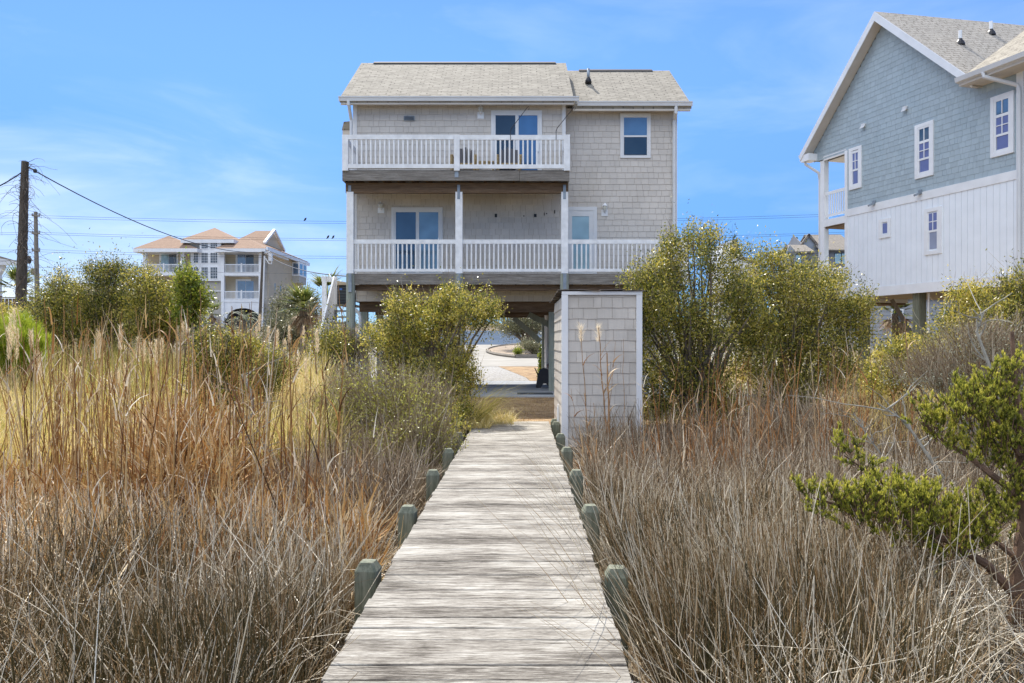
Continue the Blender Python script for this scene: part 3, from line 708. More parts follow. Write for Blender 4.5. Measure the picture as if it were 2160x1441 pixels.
for (a,b2,lab) in (((1077,284,20.75),(1113,226,20.2),'black plant hook leaning out from the balcony rail in front of the sliding door'),((1173,284,20.75),(1211,226,20.2),'black plant hook leaning out at the right end of the balcony rail')):
    A, B2 = P(*a), P(*b2); m = MB()
    m.tube([A+Vector((0,0,-.14)),A+Vector((0,0,.10)),A+Vector((.03,-.03,.17)),B2],.009,6)
    m.tube([B2,B2+Vector((.03,0,.02)),B2+Vector((.04,0,-.03)),B2+Vector((.01,0,-.08))],.007,5)
    o = build(m,'plant_hook',DARK); tag(o,lab,'hook')

# ------------------------------------------------------------------ shingled shed beside the boardwalk
SY0, SY1 = 12.4, 14.9; sx0, sx1 = PX(1186,SY0), PX(1353,SY0); sz0 = PZ(948,SY0); szt = PZ(622,SY0); szb = PZ(645,SY1)
S = thing('garden_shed','tall narrow shingled shed with white corner boards standing beside the boardwalk','shed',((sx0+sx1)/2,13.6,-.3))
m = MB(); m.add([(sx0+.02,SY0+.02,sz0-.3),(sx1-.02,SY0+.02,sz0-.3),(sx1-.02,SY1,sz0-.3),(sx0+.02,SY1,sz0-.3),(sx0+.02,SY0+.02,szt),(sx1-.02,SY0+.02,szt),(sx1-.02,SY1,szb),(sx0+.02,SY1,szb)],
    [(0,3,2,1),(4,5,6,7),(0,1,5,4),(1,2,6,5),(2,3,7,6),(3,0,4,7)])
build(m,'wall',UNDERLAY,S)
shingle_wall('siding',SHED_SIDING,S,(sx0+.06,SY0+.02,0),(1,0,0),None,(0,-1,0),sx1-sx0-.12,sz0,szt,wr=(.12,.30),gap=.005,seed=21)
shingle_wall('siding',SHED_SIDING,S,(sx0+.02,SY1,0),(0,-1,0),None,(-1,0,0),SY1-SY0-.03,sz0,szb+.03,wr=(.12,.30),gap=.005,seed=22)
shingle_wall('siding',SHED_SIDING,S,(sx1-.02,SY0+.02,0),(0,1,0),None,(1,0,0),SY1-SY0-.03,sz0,szb+.03,wr=(.12,.30),gap=.005,seed=23)
for (x0,x1) in ((sx0-.01,sx0+.095),(sx1-.085,sx1+.012)):
    m = MB(); m.box(x0,x1,SY0-.022,SY0+.07,sz0-.25,szt-.002); build(m,'corner_board',TRIM,S,bevel=.004)
m = MB(); m.box(sx0-.01,sx1+.012,SY0-.025,SY0-.003,szt,szt+.055); build(m,'fascia',TRIM,S)
m = MB(); m.box(sx0+.09,sx1-.08,SY0-.02,SY0+.0,sz0-.06,sz0); build(m,'base_board',TRIM,S)
m = MB()                                              # curled roof shingles with a ragged edge
rnd = random.Random(5)
yy = SY0-.06
while yy < SY1+.05:
    x = sx0-.07
    while x < sx1+.06:
        w = rnd.uniform(.22,.4); zz = szt+.06+(szb-szt)*(yy-SY0)/(SY1-SY0)
        c1, c2 = rnd.uniform(-.012,.02), rnd.uniform(-.012,.02); x1 = min(x+w-.006, sx1+.07)
        y0_ = yy+rnd.uniform(-.02,.02)
        m.add([(x,y0_,zz+c1),(x1,y0_,zz+c2),(x1,yy+.3,zz+.015),(x,yy+.3,zz+.015),(x,y0_,zz+c1+.012),(x1,y0_,zz+c2+.012),(x1,yy+.3,zz+.02),(x,yy+.3,zz+.02)],[(0,3,2,1),(4,5,6,7),(0,1,5,4),(1,2,6,5),(2,3,7,6),(3,0,4,7)])
        x += w
    yy += .16
build(m,'roof',plain('worn_roof_shingle',(.13,.11,.095),.95,.5,9,bumps=.4),S)
m = MB(); m.box(sx0-.01,sx1,SY0,SY1,szb-.0,szb+.01)
m = MB(); m.box(sx0-.02,sx0+.0,13.3,13.36,-.25,.35); m.box(sx0-.03,sx0-.0,13.31,13.35,.05,.3); build(m,'hinge_strip',WHITE,S)

# hose cart under the house
hc = P(1148,816,24.4); t = thing('hose_cart','black plastic hose reel cart standing on the slab under the house','hose cart',(hc.x,hc.y,-.03))
for s in (-1,1):
    m = MB(); out = []
    for (u,z) in ((-.27,0),(-.20,.42),(-.14,.56),(-.02,.63),(.10,.60),(.2,.48),(.25,.30),(.24,.08),(.14,.04),(.06,.14),(-.04,.14),(-.12,.0)): out.append((u,s*.17,z))
    m.prism(out,(0,.035*s,0)); build(m,'side_panel',DARK,t,local=True,bevel=.008)
m = MB(); m.tube([(0,-.16,.36),(0,.16,.36)],.17,16); build(m,'hose_drum',plain('coiled_dark_hose',(.04,.06,.045),.5),t,local=True)
for s in (-1,1):
    m = MB(); m.tube([(.2,s*.215,.09),(.2,s*.25,.09)],.09,16); w_ = build(m,'wheel',DARK,t,local=True)
    m = MB(); m.tube([(.2,s*.2505,.09),(.2,s*.258,.09)],.045,12); build(m,'hub',plain('grey_hub',(.25,.25,.24),.5),w_,local=True)
m = MB(); m.tube([(-.2,-.16,.4),(-.3,-.16,.62),(-.3,.16,.62),(-.2,.16,.4)],.016,6); build(m,'handle',DARK,t,local=True)
p = P(1160,770,24.6)
m = MB(); m.tube([(p.x+.05,25.44,-.03),(p.x+.05,25.44,.8)],.02,6); o = build(m,'garden_tap',WHITE); tag(o,'thin white standpipe with a dark red hose knob beside the hose cart','standpipe')
m = MB(); m.lathe((p.x+.03,25.4,.55),[(.02,0),(.085,.03),(.09,.12),(.05,.17),(.02,.18)],10); build(m,'tap_cover',plain('dark_red_cover',(.20,.07,.07),.6),o,smooth=True)
# ------------------------------------------------------------------ blue house on the right; its gable wall runs towards the camera
BO = Vector((11.37,25.8,0)); BA = math.atan2(-1,.3)
B = thing('blue_house','blue shingled gable house with white panelled lower storey, raised on piles at the right','house',(BO.x,BO.y,0),BA)
S109 = math.sqrt(1.09)
def bl(px, py):                     # pixel on the gable wall -> (along the wall, height)
    a = (px-1080)/F; k = (BO.x-a*BO.y)/(a+.3); return -k*S109, CZ+(720.5-py)/F*(BO.y+k)
def blb(mb, u0,u1,y0,y1,z0,z1): return mb.box(u0,u1,y0,y1,z0,z1)
def bb(mb, name, mat, par=None, **k): return build(mb, name, mat, par or B, local=True, **k)
UA, ZA = bl(1868,33); UE0, ZE0 = bl(1712,322); UE1, ZE1 = bl(2070,168)
ZBOT = bl(1783,628)[1]; ZBAND0 = bl(1785,458)[1]; ZBAND1 = bl(1785,443)[1]
UEND = bl(2149,300)[0]; UP = bl(1733,400)[0]                    # wall end near the camera / porch column
DEP = 12.0; SK = .10
ZSO = bl(1784,322)[1]                                            # porch ceiling
rise = (ZA-ZE0)/(UA-UE0); rise_r = (ZA-ZE1)/(UE1-UA)
core = MB(); core.box(0,UEND,.0,DEP,ZBOT,ZSO+.6)
core.prism([(UE0+.25,.002,ZE0+.05),(UE0+.25,.002,ZSO+.02),(UE1-.1,.002,ZSO+.02),(UE1-.1,.002,ZE1-.05),(UA,.002,ZA-.3)],(0,.3,0))
bb(core,'wall',BLUE_UNDER)
w2 = []
def brect(x0,x1,yt,yb): a,zt = bl(x0,yt); b_,_ = bl(x1,yt); return a, b_, bl(x0,yb)[1], zt
wins = [(brect(1793,1819,315,402),False),(brect(1932,1971,266,379),True),(brect(2092,2141,207,334),True)]
wlow = [(brect(1856,1880,464,504),False),(brect(1952,1988,442,539),False)]
holes = [w[0] for w in wins]
def ur(z):
    if z < ZSO: return (.0, UEND)
    a = UE0+.12+max(0,(z-ZE0))/rise; b_ = UE1-.10-max(0,(z-ZE1))/rise_r
    if z < ZE1: b_ = UEND
    return (max(UE0+.15,a), b_)
shingle_wall('siding',BLUE,B,(0,0,0),(1,0,0),None,(0,-1,0),UEND,ZBAND1,ZA-.25,holes,exp=.165,wr=(.10,.28),urange=ur,local=True,gap=.004,proud=.013,seed=31)
# lower white panels with vertical grooves
m = MB(); x = 0
while x < UEND-.02: m.box(x+.004,min(x+.198,UEND)-.004,-.018,-.0,ZBOT+.26,ZBAND0); x += .2
bb(m,'panel_siding',PANEL)
m = MB(); m.box(-.02,UEND+.0,-.04,.0,ZBAND0,ZBAND1); bb(m,'band_board',WHITE)
m = MB(); m.box(-.02,UEND+.0,-.04,.0,ZBOT-.03,ZBOT+.26); bb(m,'skirt_board',WHITE)
m = MB(); m.box(-.03,.09,-.045,.06,ZBOT+.0,ZSO+.05); bb(m,'corner_board',WHITE)
m = MB(); m.box(UEND-.03,UEND+.16,-.05,.06,ZBOT,ZE1-.05); bb(m,'corner_board',WHITE)
def TB(u,z,n): return Vector((u,-n,z))
for (u0,u1,z0,z1),tr in wins:
    fw=.10; zt = z1-.16-(.40 if tr else 0); zm = z0+.10+(zt-z0-.1)*.47
    panes = [(u0+.16,u1-.16,zm+.03,zt-.03,BLIND,.030),(u0+.18,u1-.15,z0+.16,zm-.03,BLIND,.024)]
    mun = [(u0+fw,u1-fw,zm-.03,zm+.03),(u0+fw,u0+.16,z0+.1,z1-.1),(u1-.16,u1-fw,z0+.1,z1-.1),(u0+fw,u1-fw,zt-.035,zt+.04),(u0+fw,u1-fw,z0+fw,z0+.17)]
    if tr: panes.append((u0+.16,u1-.16,zt+.05,z1-.16,GLASS_BLUE,.030)); mun.append((u0+fw,u1-fw,z1-.16,z1-fw))
    uc=(u0+u1)/2
    mun += [(uc-.012,uc+.012,zm+.03,zt-.03),(u0+.16,u1-.16,(zm+zt)/2-.012,(zm+zt)/2+.012)]
    if tr: mun.append((uc-.012,uc+.012,zt+.05,z1-.16))
    window(B,u0,u1,z0,z1,TB,'window',fw,.055,panes,mun,WHITE,local=True)
(u0,u1,z0,z1),_ = wlow[0]
window(B,u0,u1,z0,z1,TB,'window',.11,.055,[(u0+.15,u1-.13,z0+.15,z1-.15,BLIND,.03)],[(u0+.11,u0+.15,z0+.1,z1-.1)],WHITE,local=True)
(u0,u1,z0,z1),_ = wlow[1]; zm=(z0+z1)/2; uc=(u0+u1)/2
window(B,u0,u1,z0,z1,TB,'window',.11,.055,[(u0+.16,u1-.16,zm+.03,z1-.16,BLIND,.034),(u0+.18,u1-.15,z0+.16,zm-.03,plain('pale_window_blind',(.30,.34,.46),  .35,.1),.026)],
   [(u0+.11,u1-.11,zm-.03,zm+.03),(u0+.11,u0+.16,z0+.1,z1-.1),(u1-.16,u1-.11,z0+.1,z1-.1),(uc-.012,uc+.012,zm+.03,z1-.16),(u0+.16,u1-.16,(zm+z1)/2-.075,(zm+z1)/2-.05)],WHITE,local=True)
# roof (slightly skewed plan), rake boards and soffit
def sk(u,y,z): return (u+SK*y,y,z)
OV = .38; t = .12
m = MB(); 
ua0, za0 = UE0-.10, ZE0-.06
for (u0,z0,u1,z1) in ((ua0,za0,UA,ZA+.10),):
    m.add([sk(u0,-OV,z0),sk(u1,-OV,z1),sk(u1,DEP,z1),sk(u0,DEP,z0),sk(u0,-OV,z0-t),sk(u1,-OV,z1-t*1.4),sk(u1,DEP,z1-t*1.4),sk(u0,DEP,z0-t)],[(0,1,2,3),(7,6,5,4),(0,4,5,1),(2,6,7,3),(3,7,4,0)])
u1,z1 = UE1+.10, ZE1-.02
m.add([sk(u1,-OV,z1),sk(UA+.001,-OV,ZA+.10),sk(UA+.001,DEP,ZA+.10),sk(u1,DEP,z1),sk(u1,-OV,z1-t),sk(UA+.001,-OV,ZA+.10-t*1.4),sk(UA+.001,DEP,ZA+.10-t*1.4),sk(u1,DEP,z1-t)],[(0,3,2,1),(4,5,6,7),(1,5,4,0),(3,7,6,2),(0,4,7,3)])
rf = bb(m,'roof',ROOF_B)
for (ua,za,ub,zb_) in ((ua0,za0,UA-.0,ZA+.10),(u1,z1,UA+.0,ZA+.10)):
    m = MB(); m.prism([sk(ua,-OV-.025,za-.005),sk(ub,-OV-.025,zb_-.005),sk(ub,-OV-.025,zb_-.30),sk(ua,-OV-.025,za-.26)],(0,.024,0)); bb(m,'rake_board',WHITE)
    m = MB(); m.prism([sk(ua,-OV+.001,za-.20),sk(ub,-OV+.001,zb_-.24),sk(ub,-OV+.001,zb_-.262),sk(ua,-OV+.001,za-.222)],(0,OV-.02,0)); bb(m,'rake_soffit',SOFFIT)
m = MB(); m.box(ua0-.02,ua0+.42,-OV+.0,.03,za0-.30,za0-.06); bb(m,'eave_box',WHITE)
m = MB(); m.prism([sk(ua0-.11,-OV,za0-.02),sk(ua0,-OV,za0-.02),sk(ua0,-OV,za0-.13),sk(ua0-.08,-OV,za0-.13)],(0,DEP+.2,0)); bb(m,'gutter',GUTTER)
for (px,py) in ((2026,86),(2089,65)):
    # find the point on the right roof slope that this pixel sees
    c_, s_ = math.cos(BA), math.sin(BA)
    best = None
    for yy in np.linspace(0,DEP,120):
        for uu in np.linspace(UA,UE1,60):
            zz = ZA+.10+(z1-ZA-.10)*(uu-UA)/(u1-UA); X = BO.x+c_*(uu+SK*yy)-s_*yy; Y = BO.y+s_*(uu+SK*yy)+c_*yy
            qx, qy = 1080+F*X/Y, 720.5-F*(zz-CZ)/Y; d = (qx-px)**2+(qy-py-6)**2
            if best is None or d < best[0]: best = (d,uu+SK*yy,yy,zz)
    _,uu,yy,zz = best
    m = MB(); m.lathe((uu,yy,zz-.05),[(.14,0),(.11,.10),(.06,.17),(.061,.19)],10); v = bb(m,'vent_boot',DARK,rf)
    m = MB(); m.lathe((uu,yy,zz-.05),[(.05,.1),(.05,.44)],10); bb(m,'vent_pipe',WHITE,v)
# wing with its own eave on the near side
ug0, zg0 = bl(2072,176)
m = MB(); ue = UE1-.15
m.prism([(ue,-.62,ZE1-.12),(ue,-.62,ZE1-.0),(ue,3.6,ZE1+2.9),(ue,3.6,ZE1+2.75)],(4.5,0,0)); wr_ = bb(m,'wing_roof',ROOF)
m = MB(); m.prism([(ue-.03,-.63,ZE1+.02),(ue-.03,-.75,ZE1+.02),(ue-.03,-.72,ZE1-.10),(ue-.03,-.63,ZE1-.13)],(4.5,0,0)); bb(m,'gutter',GUTTER)
m = MB(); m.box(ue,ue+4.5,-.62,-.02,ZE1-.20,ZE1-.13); bb(m,'soffit',SOFFIT)
m = MB(); m.box(UEND+.16,UEND+3.0,.5,6,ZBOT,ZE1-.02); bb(m,'wing_wall',BLUE)
ud = UEND+.10
m = MB(); m.tube([(UEND-.45,-.68,ZE1-.10),(UEND-.42,-.68,ZE1-.22),(ud-.02,-.14,ZE1-.55),(ud,-.11,ZE1-.70),(ud,-.11,.3)],.055,8); bb(m,'downspout',GUTTER)
# porch: column, beam, decks and railings
m = MB(); m.box(UP-.10,UP+.10,.02,.22,-.5,ZSO); bb(m,'porch_column',WHITE)
m = MB(); m.box(UP-.12,.0,.0,2.6,ZSO+.02,ZSO+.08); bb(m,'porch_ceiling',SOFFIT)
m = MB(); m.box(UP+.1,-.0,-.01,.05,ZSO-.03,ZSO+.12); bb(m,'porch_beam',TRIM)
zdk = bl(1750,458)[1]; zrt = bl(1750,412)[1]
for dz in (0, zdk-ZBOT-.15):
    m = MB(); m.box(UP+.02,-.0,.03,2.6,zdk-.30-dz,zdk-.06-dz); dk = bb(m,'porch_deck',WHITE)
    m = MB(); m.box(UP+.1,-.05,.08,2.55,zdk-.36-dz,zdk-.301-dz); bb(m,'joists',BROWNWOOD,dk)
    railing('porch_railing',B,(UP+.10,.10),(-.03,.10),zdk+.92-dz,.10,zdk+.12-dz,.08,WHITE,.115,.035,.05,local=True)
m = MB(); m.tube([(UP-.55,-.30,za0-.18),(UP-.50,-.28,za0-.40),(UP-.16,.0,za0-.75),(UP-.16,.06,za0-1.0),(UP-.16,.06,.3)],.05,8); bb(m,'downspout',GUTTER)
# small vents and floodlights on the wall
for px,py in ((1824,266),(1912,230)):
    u,z = bl(px,py); m = MB(); m.prism([(u-.07,-.02,z+.08),(u+.07,-.02,z+.08),(u+.09,-.13,z-.05),(u-.09,-.13,z-.05)],(0,.0,-.03)); m.box(u-.06,u+.06,-.10,-.016,z-.03,z+.07); bb(m,'wall_vent',TRIM)
for px,py in ((1846,431),(1944,409)):
    u,z = bl(px,py); m = MB(); m.box(u-.06,u+.06,-.07,-.041,z-.02,z+.12); m.bar((u,-.06,z+.02),(u-.05,-.22,z-.05),.09,.06); bb(m,'floodlight',STEEL)
# piles, floor and what stands beneath
m = MB(); m.box(.02,UEND+2.5,.02,DEP-.1,ZBOT-.02,ZBOT+.06); bb(m,'floor_underside',plain('tan_underfloor',(.34,.28,.20),.8,.1))
for u in (.55,2.85,5.0,7.2):
    for y in (.25,3.4,6.6):
        if u < 1 and y > 3: continue
        m = MB(); m.box(u-.13,u+.13,y-.13,y+.13,-.6,ZBOT-.021); bb(m,'pile',POSTWOOD)
m = MB(); m.tube([(3.15,.3,-.3),(3.15,.3,ZBOT-.03)],.035,6); bb(m,'drain_pipe',WHITE)
m = MB(); m.box(1.0,3.0,5.9,6.3,ZBOT-.5,ZBOT-.03); bb(m,'floor_beam',plain('tan_beam',(.36,.29,.2),.8,.1))
m = MB(); m.box(4.7,7.0,1.6,4.0,-.3,ZBOT-.03); bb(m,'storage_room',plain('tan_store_wall',(.36,.29,.21),.8,.15))
m = MB(); m.bar((.95,1.0,ZBOT-.1),(2.0,2.1,-.1),.05,.13); bb(m,'stair_stringer',GREYPOLE)

# ------------------------------------------------------------------ house with brown hip roofs at the left
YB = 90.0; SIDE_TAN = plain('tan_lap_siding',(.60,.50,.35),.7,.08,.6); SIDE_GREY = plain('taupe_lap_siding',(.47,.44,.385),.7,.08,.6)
T = thing('tan_house','large tan house with brown hip roofs and white balconies beyond the shrubs','house',(PX(470,YB),96,3.0))
tb = lambda px,py,Y=YB: P(px,py,Y)
def tbox(name, mat, px0,px1,py0,py1,Y=YB,d=.3,par=None): m = MB(); m.pbox(px0,px1,py0,py1,Y,d); return build(m,name,mat,par or T)
def hip(name, pxa,pxb,pye,pxc,pyc,Y0,dep,mat=ROOF_RED):
    a, b_ = tb(pxa,pye,Y0), tb(pxb,pye,Y0); c = tb(pxc,pyc,Y0+dep/2)
    m = MB(); z = a.z; vs = [(a.x,Y0,z),(b_.x,Y0,z),(b_.x,Y0+dep,z),(a.x,Y0+dep,z),tuple(c)]
    m.add(vs,[(0,1,4),(1,2,4),(2,3,4),(3,0,4),(3,2,1,0)]); r = build(m,name,mat,T)
    m = MB(); m.box(a.x,b_.x,Y0+.0,Y0+dep,z-.42,z-.01); build(m,'eave_fascia',WHITE,r); return r
zg = 2.6
def wallbox(px0,px1,py0,Y,d,mat,name='wall'): m = MB(); m.box(PX(px0,Y),PX(px1,Y),Y,Y+d,zg,PZ(py0,Y)); return build(m,name,mat,T)
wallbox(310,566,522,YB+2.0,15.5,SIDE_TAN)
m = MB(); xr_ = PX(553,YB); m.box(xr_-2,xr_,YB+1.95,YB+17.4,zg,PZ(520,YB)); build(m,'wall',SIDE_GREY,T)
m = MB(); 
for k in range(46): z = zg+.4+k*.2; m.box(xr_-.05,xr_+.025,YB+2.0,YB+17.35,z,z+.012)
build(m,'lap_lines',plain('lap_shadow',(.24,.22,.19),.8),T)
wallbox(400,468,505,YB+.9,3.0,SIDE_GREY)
hip('hip_roof',281,416,524,356,497.5,YB-.7,9.5); hip('hip_roof',450.5,559,524,519,499.5,YB-.9,9.5); hip('hip_roof',381,493,505,453,480.5,YB+.3,11)
# main roof behind the porch roofs: hipped, with a small gable standing on its right slope
yf, yk, yr0 = YB+4.6, YB+18.0, YB+11.0; z0 = PZ(522,YB)+.15; xl_, xe = PX(420,YB), xr_+.7
zr0 = P(574,487,yr0).z; xg = P(574,487,yr0).x; zgb = z0+1.25; fr_ = 1.25/(zr0-z0)
ya_, yb_ = yf+(yr0-yf)*fr_, yk-(yk-yr0)*fr_; xgl = xl_+3
m = MB()
m.add([(xl_,yf,z0),(xe,yf,z0),(xe,yk,z0),(xl_,yk,z0),(xg,ya_,zgb),(xg,yb_,zgb),(xg,yr0,zr0),(xgl,yr0,zr0)],
   [(0,1,4),(0,4,6,7),(1,2,5,4),(2,3,5),(3,7,6,5),(3,0,7),(3,2,1,0)])
mr = build(m,'main_roof',ROOF_RED,T)
m = MB(); m.bar((xr_+.75,YB-.6,z0-.35),(xr_+.75,YB+18,z0-.35),.22,.42); build(m,'eave_fascia',WHITE,mr)
m = MB(); m.prism([(xr_-2.5,YB+1,z0-.15),(xe,YB+1,z0-.15),(xe,yf+.5,z0-.05),(xr_-2.5,yf+.5,z0+.6)],(0,0,.1)); build(m,'side_roof',ROOF_RED,mr)
m = MB(); m.prism([(xg+.02,ya_+.1,zgb),(xg+.02,yb_-.1,zgb),(xg+.02,yr0,zr0-.1)],(.12,0,0)); build(m,'gable_wall',SIDE_TAN,T)
for yy in (ya_,yb_):
    m = MB(); m.bar((xg+.3,yy,zgb+.02),(xg+.3,yr0,zr0+.1),.30,.28); build(m,'rake_board',WHITE,T)
# window tower
tw = tbox('window_tower',WHITE,421,466,507,592.5,YB+.55,.4); tbox('window_tower',WHITE,402,420.9,530,592.5,YB+.6,.35)
MUN = GLASS_BLUE
def twin(px0,px1,py0,py1,nx,ny,Y):
    m = MB(); m.pbox(px0,px1,py0,py1,Y-.03,.06); w = build(m,'pane',GLASS,None)
    f = MB(); f.pbox(px0-1,px1+1,py0-1,py0-.02,Y-.06,.1); f.pbox(px0-1,px1+1,py1+.02,py1+1,Y-.06,.1); f.pbox(px0-1,px0-.02,py0,py1,Y-.06,.1); f.pbox(px1+.02,px1+1,py0,py1,Y-.06,.1)
    for i in range(1,nx): x=px0+(px1-px0)*i/nx; f.pbox(x-.28,x+.28,py0,py1,Y-.05,.03)
    for i in range(1,ny): y=py0+(py1-py0)*i/ny; f.pbox(px0,px1,y-.28,y+.28,Y-.05,.03)
    o = build(f,'window',WHITE,T); 
    bpy.data.objects.remove(w); m2 = MB(); m2.pbox(px0,px1,py0,py1,Y-.03,.06); build(m2,'pane',GLASS,o)
for (y0,y1) in ((511.5,524),(533.5,554.5),(564,587.5)):
    for (a,b_) in ((425,438),(444,458)): twin(a,b_,y0,y1,4,3 if y1-y0 < 15 else 4,YB+.55)
for (y0,y1) in ((533.5,554.5),(564,587.5)): twin(409,417.5,y0,y1,2,4,YB+.6)
tbox('band_board',WHITE,402,466,613,615,YB+.8,.1)
# porches
def porch(px0,px1,py_t,py_fl,pw=7):
    for a in (px0,px1-pw): m = MB(); m.pbox(a,a+pw,py_t,700,YB,.4); build(m,'porch_column',WHITE,T)
porch(301.5,388,524,0); porch(466,552,524,0,6.5)
def tporch(px0,px1,py_fl,py_rt):
    m = MB(); m.box(PX(px0,YB),PX(px1,YB),YB+.05,YB+2,PZ(py_fl+5.5,YB),PZ(py_fl,YB)); build(m,'porch_deck',WHITE,T)
    railing('porch_railing',T,(PX(px0,YB),YB+.12),(PX(px1,YB),YB+.12),PZ(py_rt,YB),.10,PZ(py_fl-2.2,YB),.10,WHITE,.15,.045,.06,separate=False)
    xm = (px0+px1)/2; m = MB(); m.pbox(xm-1.2,xm+1.2,py_rt-2,py_fl,YB+.02,.14); build(m,'railing_post',WHITE,T)
tporch(308.5,381,575.5,557); tporch(472.5,545.5,576,557); tporch(472.5,545.5,632,614)
def tslide(px0,px1,py0,py1,left,right):
    m = MB(); Y=YB+1.97; m.pbox(px0,px1,py0,py1,Y,.1); d = build(m,'sliding_door',WHITE,T)
    xm=(px0+px1)/2
    for a,b_,g in ((px0+4,xm-.5,left),(xm+.5,px1-4,right)):
        m = MB(); m.pbox(a,b_,py0+4,py1,Y-.03,.06); build(m,'pane',g,d)
tslide(336,376,533,575,GLASS_PALE,GLASS); tslide(497,539,532,575,GLASS_BLUE,GLASS); tslide(497,539,589,631,GLASS_BLUE,GLASS_BLUE)
# ground-floor arch
m = MB(); arch = [(466,632),(546,632),(546,672)]+[(512+34*math.cos(a),672-22*math.sin(a)) for a in np.linspace(0,math.pi,12)]+[(466,672)]
m.prism([tuple(P(x,y,YB+.1)) for x,y in arch],(0,.3,0)); build(m,'arch_wall',WHITE,T)
tbox('garage_opening',DARK,474,545,650,690,YB+1.9,.05)
tbox('entry_door',GLASS,424,432,622,650,YB+.86,.05); tbox('entry_stairs',WHITE,405,446,668,692,YB-1.5,1.4)
tbox('stair_railing',WHITE,402,418,651,667,YB-.6,.1)
# side windows and the bay on the right wall
for y0,y1,p0,p1 in ((4.3,4.9,595,615),(6.6,7.2,598,617),(10,10.6,602,614)):
    Y = YB+y0; m = MB(); m.box(xr_,xr_+.08,YB+y0,YB+y1,PZ(p1,Y),PZ(p0,Y)); w = build(m,'window',WHITE,T)
    m = MB(); m.box(xr_+.081,xr_+.09,YB+y0+.14,YB+y1-.14,PZ(p1-2.5,Y),PZ(p0+2.5,Y)); build(m,'pane',GLASS,w)
m = MB(); Yb = YB+12.0; m.box(xr_+.001,xr_+1.0,Yb,Yb+3.6,PZ(597,Yb),PZ(551,Yb)); by = build(m,'bay_window',SIDE_GREY,T)
m = MB(); m.box(xr_+.1,xr_+1.05,Yb-.05,Yb+3.65,PZ(582,Yb),PZ(553,Yb)); fr = build(m,'bay_frame',WHITE,by)
for a,b_ in ((.3,1.5),(2.1,3.3)):
    m = MB(); m.box(xr_+1.051,xr_+1.06,Yb+a,Yb+b_,PZ(579,Yb),PZ(556,Yb)); build(m,'pane',GLASS_BLUE,fr)
m = MB(); m.box(xr_+.25,xr_+.9,Yb-.065,Yb-.051,PZ(579,Yb),PZ(556,Yb)); build(m,'pane',GLASS_BLUE,fr)

# ------------------------------------------------------------------ grey house far right, between the myrtles and the blue house
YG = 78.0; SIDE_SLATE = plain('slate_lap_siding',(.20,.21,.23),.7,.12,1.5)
G = thing('grey_house','distant slate grey house with tan gabled roofs, seen left of the blue house porch','house',(PX(1730,YG),YG+6,2.0))
m = MB(); m.box(PX(1703,YG+2),PX(1800,YG+2),YG+2,YG+10,1.5,PZ(527,YG+2)); 
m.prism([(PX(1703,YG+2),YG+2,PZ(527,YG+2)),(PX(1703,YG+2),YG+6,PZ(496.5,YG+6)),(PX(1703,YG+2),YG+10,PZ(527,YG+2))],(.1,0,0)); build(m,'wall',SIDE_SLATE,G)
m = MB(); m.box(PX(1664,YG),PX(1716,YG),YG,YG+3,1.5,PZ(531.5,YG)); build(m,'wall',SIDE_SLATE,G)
# left gable wall faces half left: build it as a triangle above the small wing
def gslope(x0px,x1px,pye,pyr,Y0,d,name):
    a = P(x0px,pye,Y0); r = P(x0px,pyr,Y0+d); x1 = PX(x1px,Y0); m = MB()
    m.prism([(a.x,Y0,a.z-.12),(a.x,Y0,a.z),(a.x,Y0+d,r.z),(a.x,Y0+2*d,a.z),(a.x,Y0+2*d,a.z-.12),(a.x,Y0+d,r.z-.2)],(x1-a.x,0,0))
    return build(m,name,ROOF_GREY,G)
gslope(1729,1810,526.5,495,YG+1.6,4.2,'roof'); gslope(1677,1719,530.5,516.5,YG-.3,2.6,'wing_roof')
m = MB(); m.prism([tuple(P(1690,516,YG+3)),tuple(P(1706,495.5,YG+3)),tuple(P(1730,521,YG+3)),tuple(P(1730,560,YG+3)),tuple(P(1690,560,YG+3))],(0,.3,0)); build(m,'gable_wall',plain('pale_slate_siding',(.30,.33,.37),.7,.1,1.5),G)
for a,b_ in (((1690,516.5),(1706.5,494.5)),((1705.5,494.5),(1729,523))):
    m = MB(); m.bar(P(a[0],a[1],YG+2.9),P(b_[0],b_[1],YG+2.9),.22,.22); build(m,'rake_board',ROOF_GREY,G)
m = MB(); m.prism([tuple(P(1660,530,YG+.1)),tuple(P(1666,516.5,YG+.1)),tuple(P(1679,531,YG-.05)),tuple(P(1679,600,YG-.05)),tuple(P(1660,600,YG+.1))],(0,.2,0)); build(m,'wing_gable',plain('pale_slate_siding_b',(.27,.30,.34),.7,.1,1.5),G)
for (a,b_,y0,y1,Y) in ((1679,1690,538,560,YG),(1761,1774,535,556,YG+2),(1776,1786,535,556,YG+2)):
    m = MB(); m.pbox(a-.8,b_+.8,y0-1,y1+1,Y-.05,.06); w = build(m,'window',DARK,G)
    m = MB(); m.pbox(a,b_,y0,y1,Y-.06,.009); build(m,'pane',GLASS_PALE,w)
m = MB(); m.bar(P(1664,562,YG-2),P(1735,562,YG-2),.1,.1); railing_ = build(m,'deck_rail',GREYPOLE,G)

